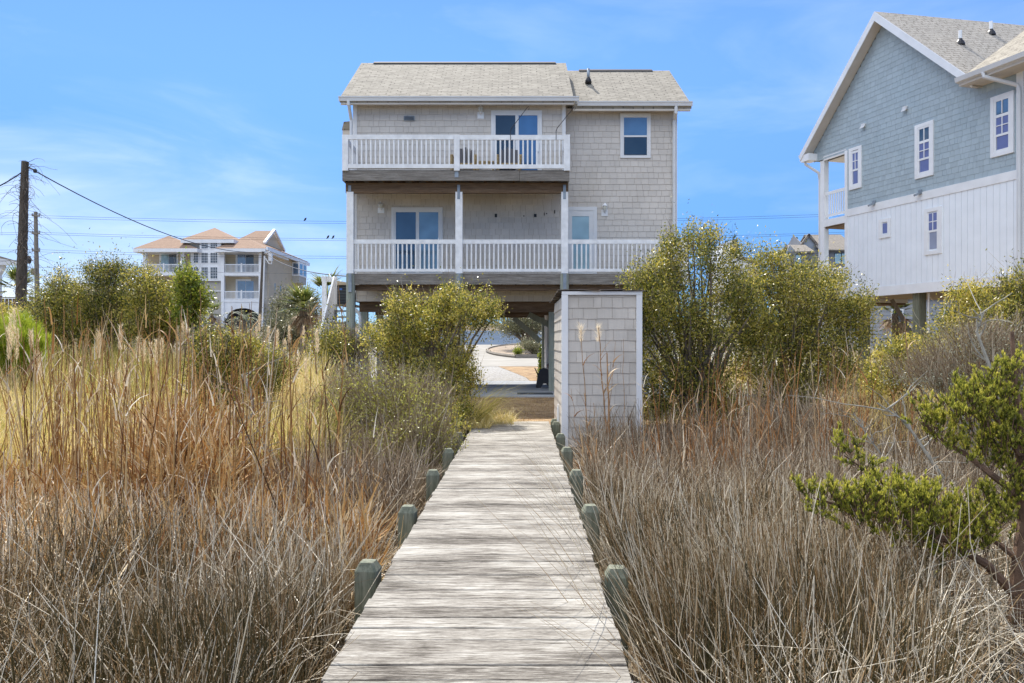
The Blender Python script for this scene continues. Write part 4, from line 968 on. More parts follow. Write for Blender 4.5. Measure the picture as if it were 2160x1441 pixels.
# ------------------------------------------------------------------ other glimpses of houses
WH = thing('white_house','white gabled house end showing over the tallest myrtle right of the beige house','house',(PX(1540,60),62,1.0))
m = MB(); m.prism([tuple(P(1522,545,60)),tuple(P(1526,513,60)),tuple(P(1548,506,60)),tuple(P(1558,540,60)),tuple(P(1600,556,60)),tuple(P(1600,690,60)),tuple(P(1522,690,60))],(0,4,0)); build(m,'wall',WHITE,WH)
m = MB(); m.bar(P(1548,505,59.9),P(1560,541,59.9),.3,.25); m.bar(P(1559,541,59.9),P(1604,557,59.9),.3,.2); build(m,'roof',ROOF_GREY,WH)
LH = thing('low_house','low house with a grey hip roof behind the tall shrubs at the left','house',(PX(170,70),74,1.5))
m = MB(); m.box(PX(90,71),PX(245,71),71,78,1.0,PZ(620,71)); build(m,'wall',SIDE_TAN,LH)
a, b_ = P(84,621,70), P(252,621,70); c0, c1 = P(140,597.5,74), P(205,597.5,74)
m = MB(); m.add([tuple(a),tuple(b_),(b_.x,79,a.z),(a.x,79,a.z),tuple(c0),tuple(c1)],[(0,1,5,4),(1,2,5),(2,3,4,5),(3,0,4),(3,2,1,0)]); build(m,'roof',ROOF_GREY,LH)
EH = thing('pavilion','white pavilion corner with a grey roof at the left edge of the photo','house',(PX(-20,58),60,1.5))
m = MB(); m.prism([tuple(P(-140,537,58)),tuple(P(-10,537.5,58)),tuple(P(37,551,58)),tuple(P(37,553,58)),tuple(P(-140,553,58))],(-6,6,0)); rf_ = build(m,'roof',ROOF_GREY,EH)
m = MB(); m.prism([tuple(P(-140,544,57.98)),tuple(P(0,545,57.98)),tuple(P(36,552,57.98)),tuple(P(36,560,57.98)),tuple(P(-140,556,57.98))],(0,.2,0)); build(m,'fascia',GUTTER,EH)
m = MB(); m.prism([tuple(P(-40,556.5,58.3)),tuple(P(7,557,58.3)),tuple(P(5,566,58.3)),tuple(P(-3,580,58.3)),tuple(P(-3,690,58.3)),tuple(P(-40,690,58.3))],(0,.4,0)); build(m,'column',WHITE,EH)
SH = thing('stilt_house','distant house on brown piles seen through the passage under the beige house','house',(PX(1100,92),94,3.5))
for px in (1062,1070,1079.5,1088,1096,1103,1108,1114,1120,1128,1140): 
    m = MB(); m.pbox(px-1.5,px+1.5,590,690,92+random.uniform(0,3),.3); build(m,'pile',BROWNWOOD if px < 1110 else GREYPOLE,SH)
m = MB(); m.box(PX(1050,92),PX(1150,92),91,99,PZ(590,92)-.01,PZ(575,92)); build(m,'floor',GREYPOLE,SH)

GC = thing('grey_cottage','pale grey cottage glimpsed between the piles under the blue house','house',(PX(1960,50),52,.3))
m = MB(); m.box(PX(1835,50),PX(2120,50),50,56,0,PZ(628,50)); build(m,'wall',plain('pale_grey_lap',(.34,.36,.39),.7,.12,1.2),GC)
m = MB()
for k in range(16): m.box(PX(1836,50),PX(2119,50),49.985,49.999,.4+k*.25,.42+k*.25)
build(m,'lap_lines',SIDE_SLATE,GC)
m = MB(); m.prism([(PX(1828,49.6),49.6,PZ(628,50)),(PX(1828,49.6),53,PZ(600,53)),(PX(1828,49.6),56.5,PZ(628,50))],(PX(2130,50)-PX(1828,50),0,0)); build(m,'roof',ROOF_GREY,GC)
for px in (1880,1990):
    m = MB(); m.pbox(px,px+26,652,690,49.93,.06); w_ = build(m,'window',WHITE,GC); m = MB(); m.pbox(px+3,px+23,655,687,49.915,.014); build(m,'pane',GLASS,w_)
# fence at the far left
YF = 31.0; fe = thing('board_fence','dark brown board fence behind the shrubs at the left edge','fence',(PX(0,YF),YF,.2))
x0, x1 = PX(-90,YF), PX(40,YF); zt = PZ(629,YF)
def fence_board(x): m = MB(); m.box(x,x+.12,YF,YF+.02,-.3,zt-.02); return m
fb = build(fence_board(x0),'board',BROWNWOOD,fe); k = 1
while x0+k*.15 < x1: clone(fb,(k*.15,0,0)); k += 1
m = MB(); m.box(x0,x1,YF-.05,YF+.06,zt,zt+.04); build(m,'cap_rail',GREYPOLE,fe)
m = MB(); m.box(x0,x1,YF+.025,YF+.08,.4,.5); build(m,'rail',BROWNWOOD,fe)

# ------------------------------------------------------------------ poles and wires
VY = 27.0; vp = thing('vine_pole','thick dark utility pole wrapped in bare vines at the left','utility pole',(PX(44,VY),VY,0))
m = MB(); pts=[]; rad=[]
for i in range(15):
    t = i/14; py = 690-(690-341)*t; px = 42.5+10.5*t; p = P(px,py,VY); pts.append(p); rad.append((11.2-4.2*t)/F*VY*random.uniform(.94,1.05))
m.tube(pts,rad,12); build(m,'pole',POLEWOOD,vp)
m = MB()
for i in range(150):
    t = random.random()**.8; c = pts[0].lerp(pts[-1],t); a = random.uniform(0,6.28); r = .17-.07*t
    p = [c+Vector((math.cos(a)*r,math.sin(a)*r,0))]; d = Vector((math.cos(a)*.8,math.sin(a)*.8,random.uniform(-.2,.9)))
    for k in range(random.randint(6,15)):
        p.append(p[-1]+d*random.uniform(.035,.075)); d += Vector((random.gauss(0,.34),random.gauss(0,.34),-.16+random.gauss(0,.22)))
    m.tube(p,[.009*(1-.6*k/len(p)) for k in range(len(p))],4,cap=False)
for i in range(16):
    a0 = random.uniform(0,6); p = [];
    t0 = random.random()*.8
    for k in range(22): t = min(1,t0+k*.012); c = pts[0].lerp(pts[-1],t); r = .185-.075*t; p.append(c+Vector((math.cos(a0+k*.28)*r,math.sin(a0+k*.28)*r,0)))
    m.tube(p,.016,4,cap=False)
build(m,'vine',plain('bare_vine',(.14,.11,.085),.9,.3),vp)
m = MB(); c = P(60,352,VY); m.bar(P(52,350,VY),P(73,359,VY),.05,.05); m.lathe(P(74,361,VY)-Vector((0,0,.06)),[(.05,0),(.07,.06),(.04,.13)],8); build(m,'bracket',DARK,vp)
def wire(name, pts, rad, label, cat='cable', sag=0, group=None, n=20):
    A, B2 = [Vector(p) for p in pts]; m = MB()
    m.tube([A.lerp(B2,i/n)-Vector((0,0,sag*4*(i/n)*(1-i/n))) for i in range(n+1)],rad,5); o = build(m,name,DARK); return tag(o,label,cat,group)
P3Y = 57.0
wire('service_cable',(P(74,361,VY),P(558,531,P3Y)),.022,'thick black cable sagging from the vine wrapped pole to the thin pole','cable',.9)
wire('service_cable',(P(48,362,VY),P(-60,415,VY-2)),.022,'short black cable running from the vine wrapped pole out of the left edge','cable',.1)
wire('service_cable',(P(560,534,P3Y),P(738,583,23.5)),.02,'black cable from the thin pole by the tan house to the beige house','cable',.35)
p2 = thing('crossarm_pole','pale grey utility pole with short crossarms behind the vine wrapped pole','utility pole',(PX(78,75),75,1.8))
m = MB(); m.tube([P(80,690,75),P(78,600,75),P(75.2,447,75)],[.24,.22,.17],10); build(m,'pole',GREYPOLE,p2)
for py in (455,492,528): 
    m = MB(); m.bar(P(67.5,py,74.8),P(84,py+1,74.8),.12,.14); cr = build(m,'crossarm',GREYPOLE,p2)
    for px in (68.5,83):
        m = MB(); c = P(px,py,74.8); m.lathe((c.x,c.y,c.z+.05),[(.06,0),(.09,.08),(.05,.2)],8); build(m,'insulator',STEEL,cr)
m = MB(); m.pbox(65,74.8,566,580,74.6,.4); build(m,'transformer_box',GREYPOLE,p2)
m = MB(); c = P(61.5,548,74.6); m.lathe((c.x,c.y,c.z),[(.05,-.4),(.17,-.3),(.22,.0),(.12,.35),(.03,.42)],8); build(m,'street_lantern',DARK,p2)
p4 = thing('far_pole','grey utility pole hidden behind the blue house at the far right','utility pole',(PX(1960,75),75,2))
m = MB(); m.tube([P(1960,690,75),P(1960,430,75)],[.24,.17],8); build(m,'pole',GREYPOLE,p4)
for i,(yl,yr) in enumerate(((454.5,443.5),(459,448),(490,483),(494,487),(526.5,521),(531,526),(563.5,559))):
    A = P(75,yl,75+.3*(i%2)); Z = P(1960,yr,75+.3*(i%2)); n = 30; m = MB()
    m.tube([A.lerp(Z,k/n)-Vector((0,0,.85*4*(k/n)*(1-k/n))) for k in range(n+1)],.017,4); o = build(m,'power_line',DARK)
    nm = ('topmost','second from the top','third from the top','fourth from the top','fifth from the top','sixth from the top','lowest')[i]
    tag(o,f'black power line crossing the sky behind the houses, {nm} of the seven','power line','power lines across the sky')
    m = MB(); m.tube([A,P(-160,yl+4,75)],.017,4); o2 = build(m,'far_span',DARK,o)
p3 = thing('thin_pole','thin dark utility pole standing in front of the tan house','utility pole',(PX(548,P3Y),P3Y,1.0))
m = MB(); m.tube([P(547.5,700,P3Y),P(555.5,530.5,P3Y)],[.14,.11],8); build(m,'pole',POLEWOOD,p3)
m = MB(); m.tube([P(553,690,P3Y-.15),P(558,540,P3Y-.15)],.06,6); build(m,'conduit',GUTTER,p3)
m = MB(); m.pbox(566,573,534,550,P3Y-.2,.25); m.tube([P(560,545,P3Y-.1),P(567,556,P3Y-.1),P(573,557,P3Y-.1),P(573,548,P3Y-.1)],.04,5); m.bar(P(557,534,P3Y-.1),P(570,530,P3Y-.1),.06,.06); build(m,'meter_box',GUTTER,p3)
bd = plain('black_feathers',(.02,.02,.022),.7)
for (px,i,lab) in ((692,1,'left of the two small black birds perched close together on a power line'),(703,1,'right of the two small black birds perched close together on a power line'),(644,0,'small black bird perched alone on the top power line left of the beige house')):
    # sits on its wire
    yl,yr = ((454.5,443.5),(490,483))[i]; t = (px-75)/(1960-75); z = P(75,yl,75).z+(P(1960,yr,75).z-P(75,yl,75).z)*t-.85*4*t*(1-t)
    x = PX(px,75); m = MB()
    m.tube([(x-.16,74.98,z+.0),(x-.06,74.98,z+.10),(x,74.98,z+.17),(x+.05,74.98,z+.27),(x+.07,74.98,z+.32)],[.02,.06,.10,.075,.05],8)
    m.tube([(x+.09,74.98,z+.33),(x+.16,74.98,z+.32)],[.02,.004],5); m.tube([(x,74.98,z-.0),(x,74.98,z+.1)],.012,4)
    o = build(m,'bird',bd,smooth=True); tag(o,lab,'bird','birds on the power lines')
# ------------------------------------------------------------------ plant materials
M_RUSH = foliage('rush_stems', [(0,(.055,.046,.016)),(.22,(.13,.10,.040)),(.42,(.31,.18,.070)),(.58,(.42,.31,.175)),(.78,(.62,.53,.385)),(1,(.86,.78,.62))], .10, .33, .6)
M_REED = foliage('dry_reed', [(0,(.10,.05,.02)),(.3,(.30,.135,.045)),(.55,(.45,.23,.085)),(.8,(.52,.38,.22)),(1,(.72,.63,.47))], .18, .6, .25)
M_THATCH = foliage('reed_thatch', [(0,(.07,.036,.016)),(.25,(.24,.105,.038)),(.5,(.47,.255,.085)),(.75,(.58,.42,.20)),(1,(.76,.67,.52))], .16, .6, .25)
M_YGRASS = foliage('yellow_green_grass', [(0,(.10,.12,.02)),(.2,(.30,.29,.05)),(.45,(.55,.45,.12)),(.72,(.70,.55,.23)),(1,(.82,.70,.42))], .38, .5, .3)
M_PLUME = foliage('cream_plume', [(0,(.66,.53,.36)),(1,(.90,.79,.60))], .45, .8, .1)
M_TWIG = foliage('brush_twigs', [(0,(.065,.045,.028)),(.3,(.175,.12,.07)),(.6,(.34,.265,.175)),(.85,(.50,.42,.31)),(1,(.70,.63,.50))], .0, .8, .2)
M_TURF = foliage('turf_blades', [(0,(.22,.13,.05)),(.5,(.38,.24,.10)),(1,(.55,.39,.2))], .2, .7, .2)
M_MYRTLE = foliage('waxy_olive_leaf', [(0,(.035,.050,.010)),(.28,(.115,.135,.022)),(.52,(.29,.285,.045)),(.80,(.58,.48,.075)),(1,(.74,.60,.16))], .42, .38, .5)
M_MYRTLE_G = foliage('waxy_green_leaf', [(0,(.045,.07,.010)),(.4,(.15,.20,.022)),(.75,(.33,.38,.04)),(1,(.52,.49,.08))], .45, .40, .45)
M_GREYLEAF = foliage('grey_green_leaf', [(0,(.06,.07,.035)),(.5,(.19,.19,.10)),(1,(.40,.37,.22))], .3, .4, .5)
M_SPARSE = foliage('small_fresh_leaf', [(0,(.16,.13,.04)),(.5,(.36,.36,.07)),(1,(.58,.56,.14))], .4, .4, .4)
M_LICHEN = foliage('pale_lichen', [(0,(.30,.31,.22)),(1,(.50,.50,.38))], .2, .8, .1)
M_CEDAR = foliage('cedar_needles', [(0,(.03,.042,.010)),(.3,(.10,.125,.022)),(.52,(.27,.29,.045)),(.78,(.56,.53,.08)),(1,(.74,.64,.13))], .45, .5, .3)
M_PINE = foliage('pine_needles', [(0,(.07,.13,.015)),(.45,(.30,.40,.03)),(1,(.62,.62,.07))], .45, .4, .4)
M_PALM = foliage('palm_frond', [(0,(.06,.09,.02)),(.5,(.16,.21,.045)),(.85,(.34,.33,.08)),(1,(.50,.40,.16))], .3, .35, .6)
M_PALMDEAD = foliage('dead_palm_frond', [(0,(.20,.12,.06)),(1,(.45,.34,.22))], .2, .7, .2)
M_SILVER = foliage('silver_palm_frond', [(0,(.13,.16,.10)),(1,(.36,.38,.26))], .3, .4, .5)
BARK = plain('grey_brown_bark', (.17,.135,.105), .9, .35, 8, bumps=.5)
BARK_GREY = plain('pale_lichened_bark', (.30,.28,.23), .9, .3, 10, bumps=.5)
BARK_RED = plain('red_brown_bark', (.14,.085,.055), .9, .35, 9, bumps=.6)

U = lambda a, b, n: rng.uniform(a, b, n)
def left_edge(y): return BL+BWX*y
def right_edge(y): return BR+BWX*y
def scatter(n, y0, y1, side, margin=1.5, inner=.30, pxlim=None, wide=.69):
    """ground points uniform over the wedge one can see on one side of the boardwalk"""
    out = np.zeros((0,2))
    while len(out) < n:
        y = np.sqrt(U(0,1,n*2)*((y1+2)**2-(y0+2)**2)+(y0+2)**2)-2
        lo = -(wide*y+margin) if side < 0 else right_edge(y)+inner
        hi = left_edge(y)-inner if side < 0 else wide*y+margin
        x = lo+(hi-lo)*U(0,1,len(y)); k = np.ones(len(y), bool)
        if pxlim is not None:
            px = 1080+F*x/y; k &= (px > pxlim[0]) & (px < pxlim[1])
        k &= ~((x > sx0-.05) & (x < sx1+.05) & (y > SY0-.02) & (y < SY1+.05))
        out = np.concatenate([out, np.stack([x[k],y[k]],-1)])
    return out[:n]
def base(xy, dz=-.03): return np.concatenate([xy, (ground_z(xy[:,0],xy[:,1])+dz)[:,None]], 1)
def vnoise(x, y, f, seed=0):                    # cheap smooth noise for patchiness
    return .5+.25*(np.sin(x*f+1.3*seed+1.7*np.sin(y*f*.7+seed))+np.sin(y*f*1.2+2.1*seed+1.4*np.sin(x*f*.9)))
TAU = 2*math.pi
def stuff(name, parts, mat, label, cat):
    v, q, t = join(parts); return tag(fast_mesh(name, v, q, mat, t), label, cat, kind='stuff')

# ---- rushes close to the camera -----------------------------------------------------------------
def rushes(side, n, y0, y1, label, pxlim=None, hmul=1.0):
    xy = scatter(n, y0, y1, side, pxlim=pxlim)
    if side < 0: xy = xy[xy[:,1] < 4.7+2.6*vnoise(xy[:,0],xy[:,1],1.0,11)+rng.normal(0,.25,n)]      # ragged far edge
    n = len(xy); b = base(xy); x, y = xy[:,0], xy[:,1]
    keep = U(0,1,n) < .40+.95*vnoise(x,y,1.9,2)
    b, x, y = b[keep], x[keep], y[keep]; n = len(x)
    patch = vnoise(x, y, 1.3, 3 if side > 0 else 5)
    H = hmul*(.50+.38*U(0,1,n)**.9+.42*(patch-.5))*np.where(U(0,1,n) < .04, 1.25, 1)
    H *= np.where(x > 0, 1-.30*sstep(5.5,8.5,y)-.42*sstep(1.6,2.6,x)*(1-sstep(5.0,6.2,y)), 1-.12*sstep(4.5,7,y))
    # bundles lean together
    ang = TAU*vnoise(x, y, .8, 1)*1.6+rng.normal(0,1.0,n)
    lean = np.abs(rng.normal(.10,.21,n))+.35*(U(0,1,n) < .20)+.5*np.clip(vnoise(x,y,1.6,17)-.68,0,1)*2
    tint = np.clip(.33+.48*(vnoise(x,y,2.1,7)-.5)+rng.normal(0,.35,n)+.11*(y-4)/3, 0, 1)
    W = .0048+.0040*U(0,1,n)**2+.0005*np.maximum(0,y-4)
    p = [stems(b, H, W, ang, lean, rng.normal(.12,.20,n), 3, .45, tint)]
    # dead broken stems lying at all angles in between
    m = n//2; xy = scatter(m, y0, y1, side, pxlim=pxlim); xy = xy[U(0,1,m) < .25+1.1*vnoise(xy[:,0],xy[:,1],1.4,13)]; m = len(xy); b = base(xy); b[:,2] += U(0,.45,m)*(.4+.6*(b[:,1] < 6))
    p.append(stems(b, U(.3,.8,m), .0055+.0004*b[:,1], U(0,TAU,m), U(.4,1.5,m), rng.normal(0,.5,m), 2, .5, np.clip(rng.normal(.74,.22,m),0,1)))
    return p
p = rushes(-1, 29000, 1.9, 7.3, '')
# straw mat on the ground
n = 9000; xy = scatter(n, 1.9, 9, -1); b = base(xy, .02); p.append(ribbons(b, U(.15,.45,n), .007, U(0,TAU,n), U(1.2,1.56,n), 0, U(0,TAU,n), 1, .6, np.clip(rng.normal(.7,.2,n),0,1)))
stuff('marsh_rushes', p, M_RUSH, 'thin grey brown marsh rushes filling the foreground left of the boardwalk', 'marsh rushes')
p = rushes(1, 26000, 1.9, 9.2, '', (1080,2000))+rushes(1, 2600, 1.9, 7, '', (2000,2900), .62)
n = 9000; xy = scatter(n, 1.9, 9, 1); b = base(xy, .02); p.append(ribbons(b, U(.15,.45,n), .007, U(0,TAU,n), U(1.2,1.56,n), 0, U(0,TAU,n), 1, .6, np.clip(rng.normal(.75,.2,n),0,1)))
# long stems bowing out over the planks
n = 90; y = U(3.0,8.5,n); x = right_edge(y)+U(.08,.35,n); b = base(np.stack([x,y],-1))
p.append(ribbons(b, U(1.0,1.5,n), .0055, math.pi+rng.normal(0,.55,n), U(.15,.5,n), U(.3,1.0,n), rng.normal(0,.6,n), 5, .3, np.clip(rng.normal(.62,.25,n),0,1)))
stuff('marsh_rushes', p, M_RUSH, 'pale grey marsh rushes filling the foreground right of the boardwalk and leaning over it', 'marsh rushes')

# ---- dry reeds on the left ----------------------------------------------------------------------
def reeds(n, y0, y1, side, pxlim, hr, leaf=2, lean_s=.12, lw=1.0):
    xy = scatter(n, y0, y1, side, pxlim=pxlim); b = base(xy); H = U(*hr, n)
    ang = U(0,TAU,n); lean = np.abs(rng.normal(0,lean_s,n))+.35*(U(0,1,n) < .10); tint = np.clip(rng.normal(.50,.22,n),0,1)
    p = [stems(b, H, U(.011,.022,n), ang, lean, rng.normal(.04,.08,n), 4, .35, tint)]
    for k in range(leaf):
        t = U(.25,.95,n); c = b.copy(); h = H*t
        c[:,0] += np.cos(ang)*np.sin(lean)*h; c[:,1] += np.sin(ang)*np.sin(lean)*h; c[:,2] += np.cos(lean)*h
        p.append(ribbons(c, U(.2,.45,n), U(.010,.022,n)*lw, U(0,TAU,n), U(.1,.5,n), U(.1,1.5,n), rng.normal(0,.8,n), 4, .1, np.clip(tint+rng.normal(.15,.2,n),0,1)))
    return p
def thatch(n, y0, y1, side, pxlim, hz=.5, lr=(.4,1.0)):
    xy = scatter(n, y0, y1, side, pxlim=pxlim); b = base(xy); mound = vnoise(xy[:,0],xy[:,1],1.1,9)
    b[:,2] += U(0,1,n)*hz*(.35+mound)
    return [ribbons(b, U(*lr,n), U(.010,.030,n), U(0,TAU,n), U(.15,1.5,n), rng.normal(0,.5,n), rng.normal(0,.9,n), 2, .3, np.clip(rng.normal(.60,.24,n),0,1))]
p = reeds(190, 6.3, 10.0, -1, (-300,720), (1.2,2.3))+reeds(170, 7, 10, -1, (60,560), (1.6,2.5))+thatch(9500, 5.4, 9.6, -1, (-400,800), .28, (.25,.7))
p += thatch(2000, 7.5, 9.4, -1, (290,480), .95, (.4,.9))
n = 2600; xy = scatter(n, 4.6, 7.0, -1, pxlim=(-500,260)); b = base(xy, .05); b[:,2] += U(0,.3,n)
p.append(ribbons(b, U(.3,.8,n), U(.008,.018,n), U(0,TAU,n), U(1.0,1.6,n), rng.normal(0,.3,n), U(0,TAU,n), 2, .5, np.clip(rng.normal(.82,.15,n),0,1)))
stuff('dry_reeds', p, M_THATCH, 'rust orange dead reeds and bent thatch standing left of the boardwalk', 'dry reeds')
p = reeds(110, 9.2, 12.4, 1, (1340,1790), (1.0,2.0), lw=.7)+thatch(900, 8.8, 12.0, 1, (1225,1800), .30, (.25,.7))+reeds(60,9.5,13,1,(1800,2300),(1.1,1.9))
stuff('dry_reeds', p, M_REED, 'rust brown reeds and bent thatch in front of the myrtles right of the shed', 'dry reeds')

# ---- tall yellow green grass behind the reeds ----------------------------------------------------
n = 34000; xy = scatter(n, 9.8, 18.5, -1, pxlim=(-300,690)); b = base(xy); x, y = xy.T
H = (.80+.35*vnoise(x,y,.9,2)+.35*U(0,1,n))*(1+.05*(y-11)); tint = np.clip(.60+.60*(vnoise(x,y,.75,4)-.5)+rng.normal(0,.27,n),0,1)
p = [ribbons(b, H, U(.009,.017,n), U(0,TAU,n), np.abs(rng.normal(.05,.15,n)), np.abs(rng.normal(1.1,.8,n)), rng.normal(0,.8,n), 5, .15, tint)]
stuff('tall_grass', p, M_YGRASS, 'sunlit yellow green grass behind the dead reeds on the left', 'tall grass')
n = 7000; xy = scatter(n, 11, 17, 1, pxlim=(1790,2300)); b = base(xy)
stuff('tall_grass', [ribbons(b, U(.6,1.3,n), .010, U(0,TAU,n), np.abs(rng.normal(.05,.15,n)), np.abs(rng.normal(.8,.6,n)), rng.normal(0,.8,n), 4, .15, np.clip(rng.normal(.7,.2,n),0,1))],
   M_YGRASS, 'golden grass in the gap left of the blue house piles', 'tall grass')
# ---- brush right -----------------------------------------------------------------------------------
def brush(n, y0, y1, side, pxlim, hz, seg=2, l=(.2,.8), w=.006):
    xy = scatter(n, y0, y1, side, pxlim=pxlim); b = base(xy); b[:,2] += U(0,1,n)*hz*(.4+.9*vnoise(xy[:,0],xy[:,1],1.0,6))
    return [ribbons(b, U(*l,n), U(.5,1.6,n)*w, U(0,TAU,n), U(0,1.35,n), rng.normal(0,.6,n), rng.normal(0,.9,n), seg, .3, np.clip(rng.normal(.5,.25,n),0,1))]
p = brush(11000, 7.4, 13.0, 1, (1560,2500), .62, w=.009)+brush(7500, 7.8, 12.2, 1, (1230,1800), .45, w=.009)
stuff('dead_brush', p, M_TWIG, 'tangled grey brown dead brush between the cedar and the right hand myrtles', 'dead brush')
p = brush(4200, 8.0, 13.0, -1, (560,960), .70, w=.009)+brush(2600, 7.4, 9.6, -1, (600,940), .35, w=.009)
stuff('dead_brush', p, M_TWIG, 'tangled brown brush along the left edge of the boardwalk in front of the leaning myrtle', 'dead brush')
# ---- turf blades ---------------------------------------------------------------------------------
n = 26000; xy = np.stack([U(-2.6,16,n), U(13.8,20.9,n)],-1); k = ~((xy[:,0]>sx0)&(xy[:,0]<sx1)&(xy[:,1]<SY1)); k &= ~((xy[:,1] < 14.9)&((xy[:,0]<-1)|(xy[:,0]>3)))
xy = xy[k]; n = len(xy)
stuff('lawn_turf', [ribbons(base(xy,.0), U(.03,.07,n), .007, U(0,TAU,n), U(0,.7,n), .5, U(0,TAU,n), 1, .3)], M_TURF, 'short dormant brown turf blades on the lawn before the house', 'turf')
n = 2600; y = 12.6+U(0,1.7,n)**1.0; x = -.9+BWX*y+U(-.5,.75,n)*np.where(y > 13.2, 1, .45); b = base(np.stack([x,y],-1)); b[:,2] = np.maximum(b[:,2], -.03)
stuff('straw_tuft', [ribbons(b, U(.12,.4,n), .007, U(0,TAU,n), U(.2,1.2,n), U(.2,1.3,n), rng.normal(0,.8,n), 3, .2, np.clip(rng.normal(.65,.2,n),0,1))], M_YGRASS, 'straw coloured grass spilling over the far left corner of the boardwalk', 'grass')
# ---- dry stems lying on the planks ---------------------------------------------------------------
n = 70; y = U(2.3,9.5,n); x = left_edge(y)+U(.1,1.2,n); b = np.stack([x,y,np.full(n,-.022)],-1)
stuff('fallen_stems', [ribbons(b, U(.06,.32,n), .0035, U(0,TAU,n), 1.56, rng.normal(0,.05,n), U(0,TAU,n), 3, .6, np.clip(rng.normal(.15,.12,n),0,1))], M_RUSH, 'broken dry rush stems scattered on the boardwalk planks', 'fallen stems')

# ------------------------------------------------------------------ shrubs and trees
def limbs(mb, root, tips, r0, jitter=.12, segs=5, sides=5):
    for tp in tips:
        a = Vector(root)+Vector((random.gauss(0,.10),random.gauss(0,.10),0)); b_ = Vector(tp); L = (b_-a).length; pts = []
        for i in range(segs+1):
            t = i/segs; q = a.lerp(b_, t); q.z += .18*L*math.sin(math.pi*t)*.5
            if 0 < i: q += Vector((random.gauss(0,1),random.gauss(0,1),random.gauss(0,1)))*jitter*.35*L*.3
            pts.append(q)
        mb.tube(pts, [r0*(1-.86*i/segs) for i in range(segs+1)], sides)
def shrub(name, label, cat, root, lumps, mat, nleaf=14000, L=.055, W=.022, clus=38, sig=.10, up=.35, bark=BARK, nl=34, r0=.035, twig=1500, group=None, shoots=.25, gap=.0, tb_=0.0):
    """lumps: (px, py, rx, ry, Y, depth) ellipsoids measured in the photo; leaves grow in clumps through them"""
    root = Vector(root); S_ = thing(name, label, cat, root, 0, group)
    E = []
    for px,py,rx,ry,Y,d in lumps: p = P(px,py,Y); E.append((p.x,p.y,p.z,rx/F*Y,d,ry/F*Y))
    nleaf = int(nleaf*1.75); L *= 1.05; W *= 1.12
    E = np.array(E); vol = (E[:,3]*E[:,5])**.85; vol /= vol.sum()
    nc = max(20, nleaf//clus); w = rng.choice(len(E), nc, p=vol)
    d = rng.normal(size=(nc,3)); d /= np.linalg.norm(d,axis=1,keepdims=True); rr = U(0,1,nc)**(1/2.3)
    rr = np.where(rr > .97, rr*1.04, rr)
    c = E[w,:3]+d*E[w,3:6]*rr[:,None]
    keep = c[:,2] > ground_z(c[:,0],c[:,1])+.05; c, d, rr = c[keep], d[keep], rr[keep]; nc = len(c)
    ct = rng.normal(0,.23,nc)
    k = np.repeat(np.arange(nc), clus); n = len(k)
    off = rng.normal(0,sig,(n,3)); sh = (U(0,1,nc) < shoots)
    off[:,2] *= np.where(sh[k],np.where(d[k,2] > .25,2.2,1.8),.8); off[:,:2] *= np.where(sh[k],.55,1.0)[:,None]
    pos = c[k]+off
    dr = rng.normal(size=(n,3))*.8+d[k]*.35; dr[:,2] += up*1.6
    tint = np.clip(.45+tb_+ct[k]+rng.normal(0,.22,n),0,1)
    v, q, t = leaves(pos, dr, U(.7,1.25,n)*L, U(.7,1.2,n)*W, tint)
    cr = fast_mesh('crown', v, q, mat, t, S_)
    mb = MB(); sel = random.sample(range(nc), min(nl,nc)); limbs(mb, root, [c[i] for i in sel], r0)
    build(mb, 'trunk', bark, S_)
    if twig:
        i = rng.integers(0,nc,twig); b_ = c[i]-rng.normal(0,.08,(twig,3)); cen = (np.array(root)+E[:,:3].mean(0)*1.0)/2
        di = c[i]-cen; an = np.arctan2(di[:,1],di[:,0])+rng.normal(0,.6,twig)
        v,q,t = ribbons(b_, U(.12,.38,twig), .006, an, U(.1,1.0,twig), rng.normal(-.2,.4,twig), rng.normal(0,.8,twig), 3, .3, np.clip(rng.normal(.5,.2,twig),0,1))
        fast_mesh('twigs', v, q, M_TWIG, t, S_)
    return S_
def gz(px,Y): x = PX(px,Y); return (x, Y, float(ground_z(x,Y))-.05)
# leaning myrtle by the passage
Y = 14.6
shrub('wax_myrtle','golden olive wax myrtle leaning over the passage, its top against the lower deck','shrub',gz(912,Y),
 [(900,680,95,52,Y,.9),(975,655,80,42,Y,.9),(1020,660,38,40,Y-.2,.5),(855,690,50,40,Y,.6),(950,620,32,28,Y,.4),(850,640,45,20,Y,.4),(805,715,42,34,Y-.3,.5),(960,760,42,40,Y-.3,.5),(985,800,26,44,Y-.4,.4),(950,835,44,34,Y-.9,.4),(975,875,32,30,Y-1.6,.3),(935,895,44,36,Y-2.4,.3),(900,800,50,44,Y-.8,.4),(850,760,44,40,Y-.4,.4)],
 M_MYRTLE, 23000, .050,.020, sig=.085, nl=44, r0=.045, tb_=.10)
# small round myrtle in the grass
Y = 11.6
shrub('wax_myrtle','small round green wax myrtle standing among the reeds at the left','shrub',gz(475,Y),
 [(470,760,72,48,Y,.5),(450,720,38,26,Y,.3),(510,730,40,24,Y,.3),(470,830,62,34,Y,.45),(430,790,36,40,Y,.3)], M_MYRTLE, 8500,.045,.018, sig=.08, nl=26, r0=.022, tb_=.05, twig=900)
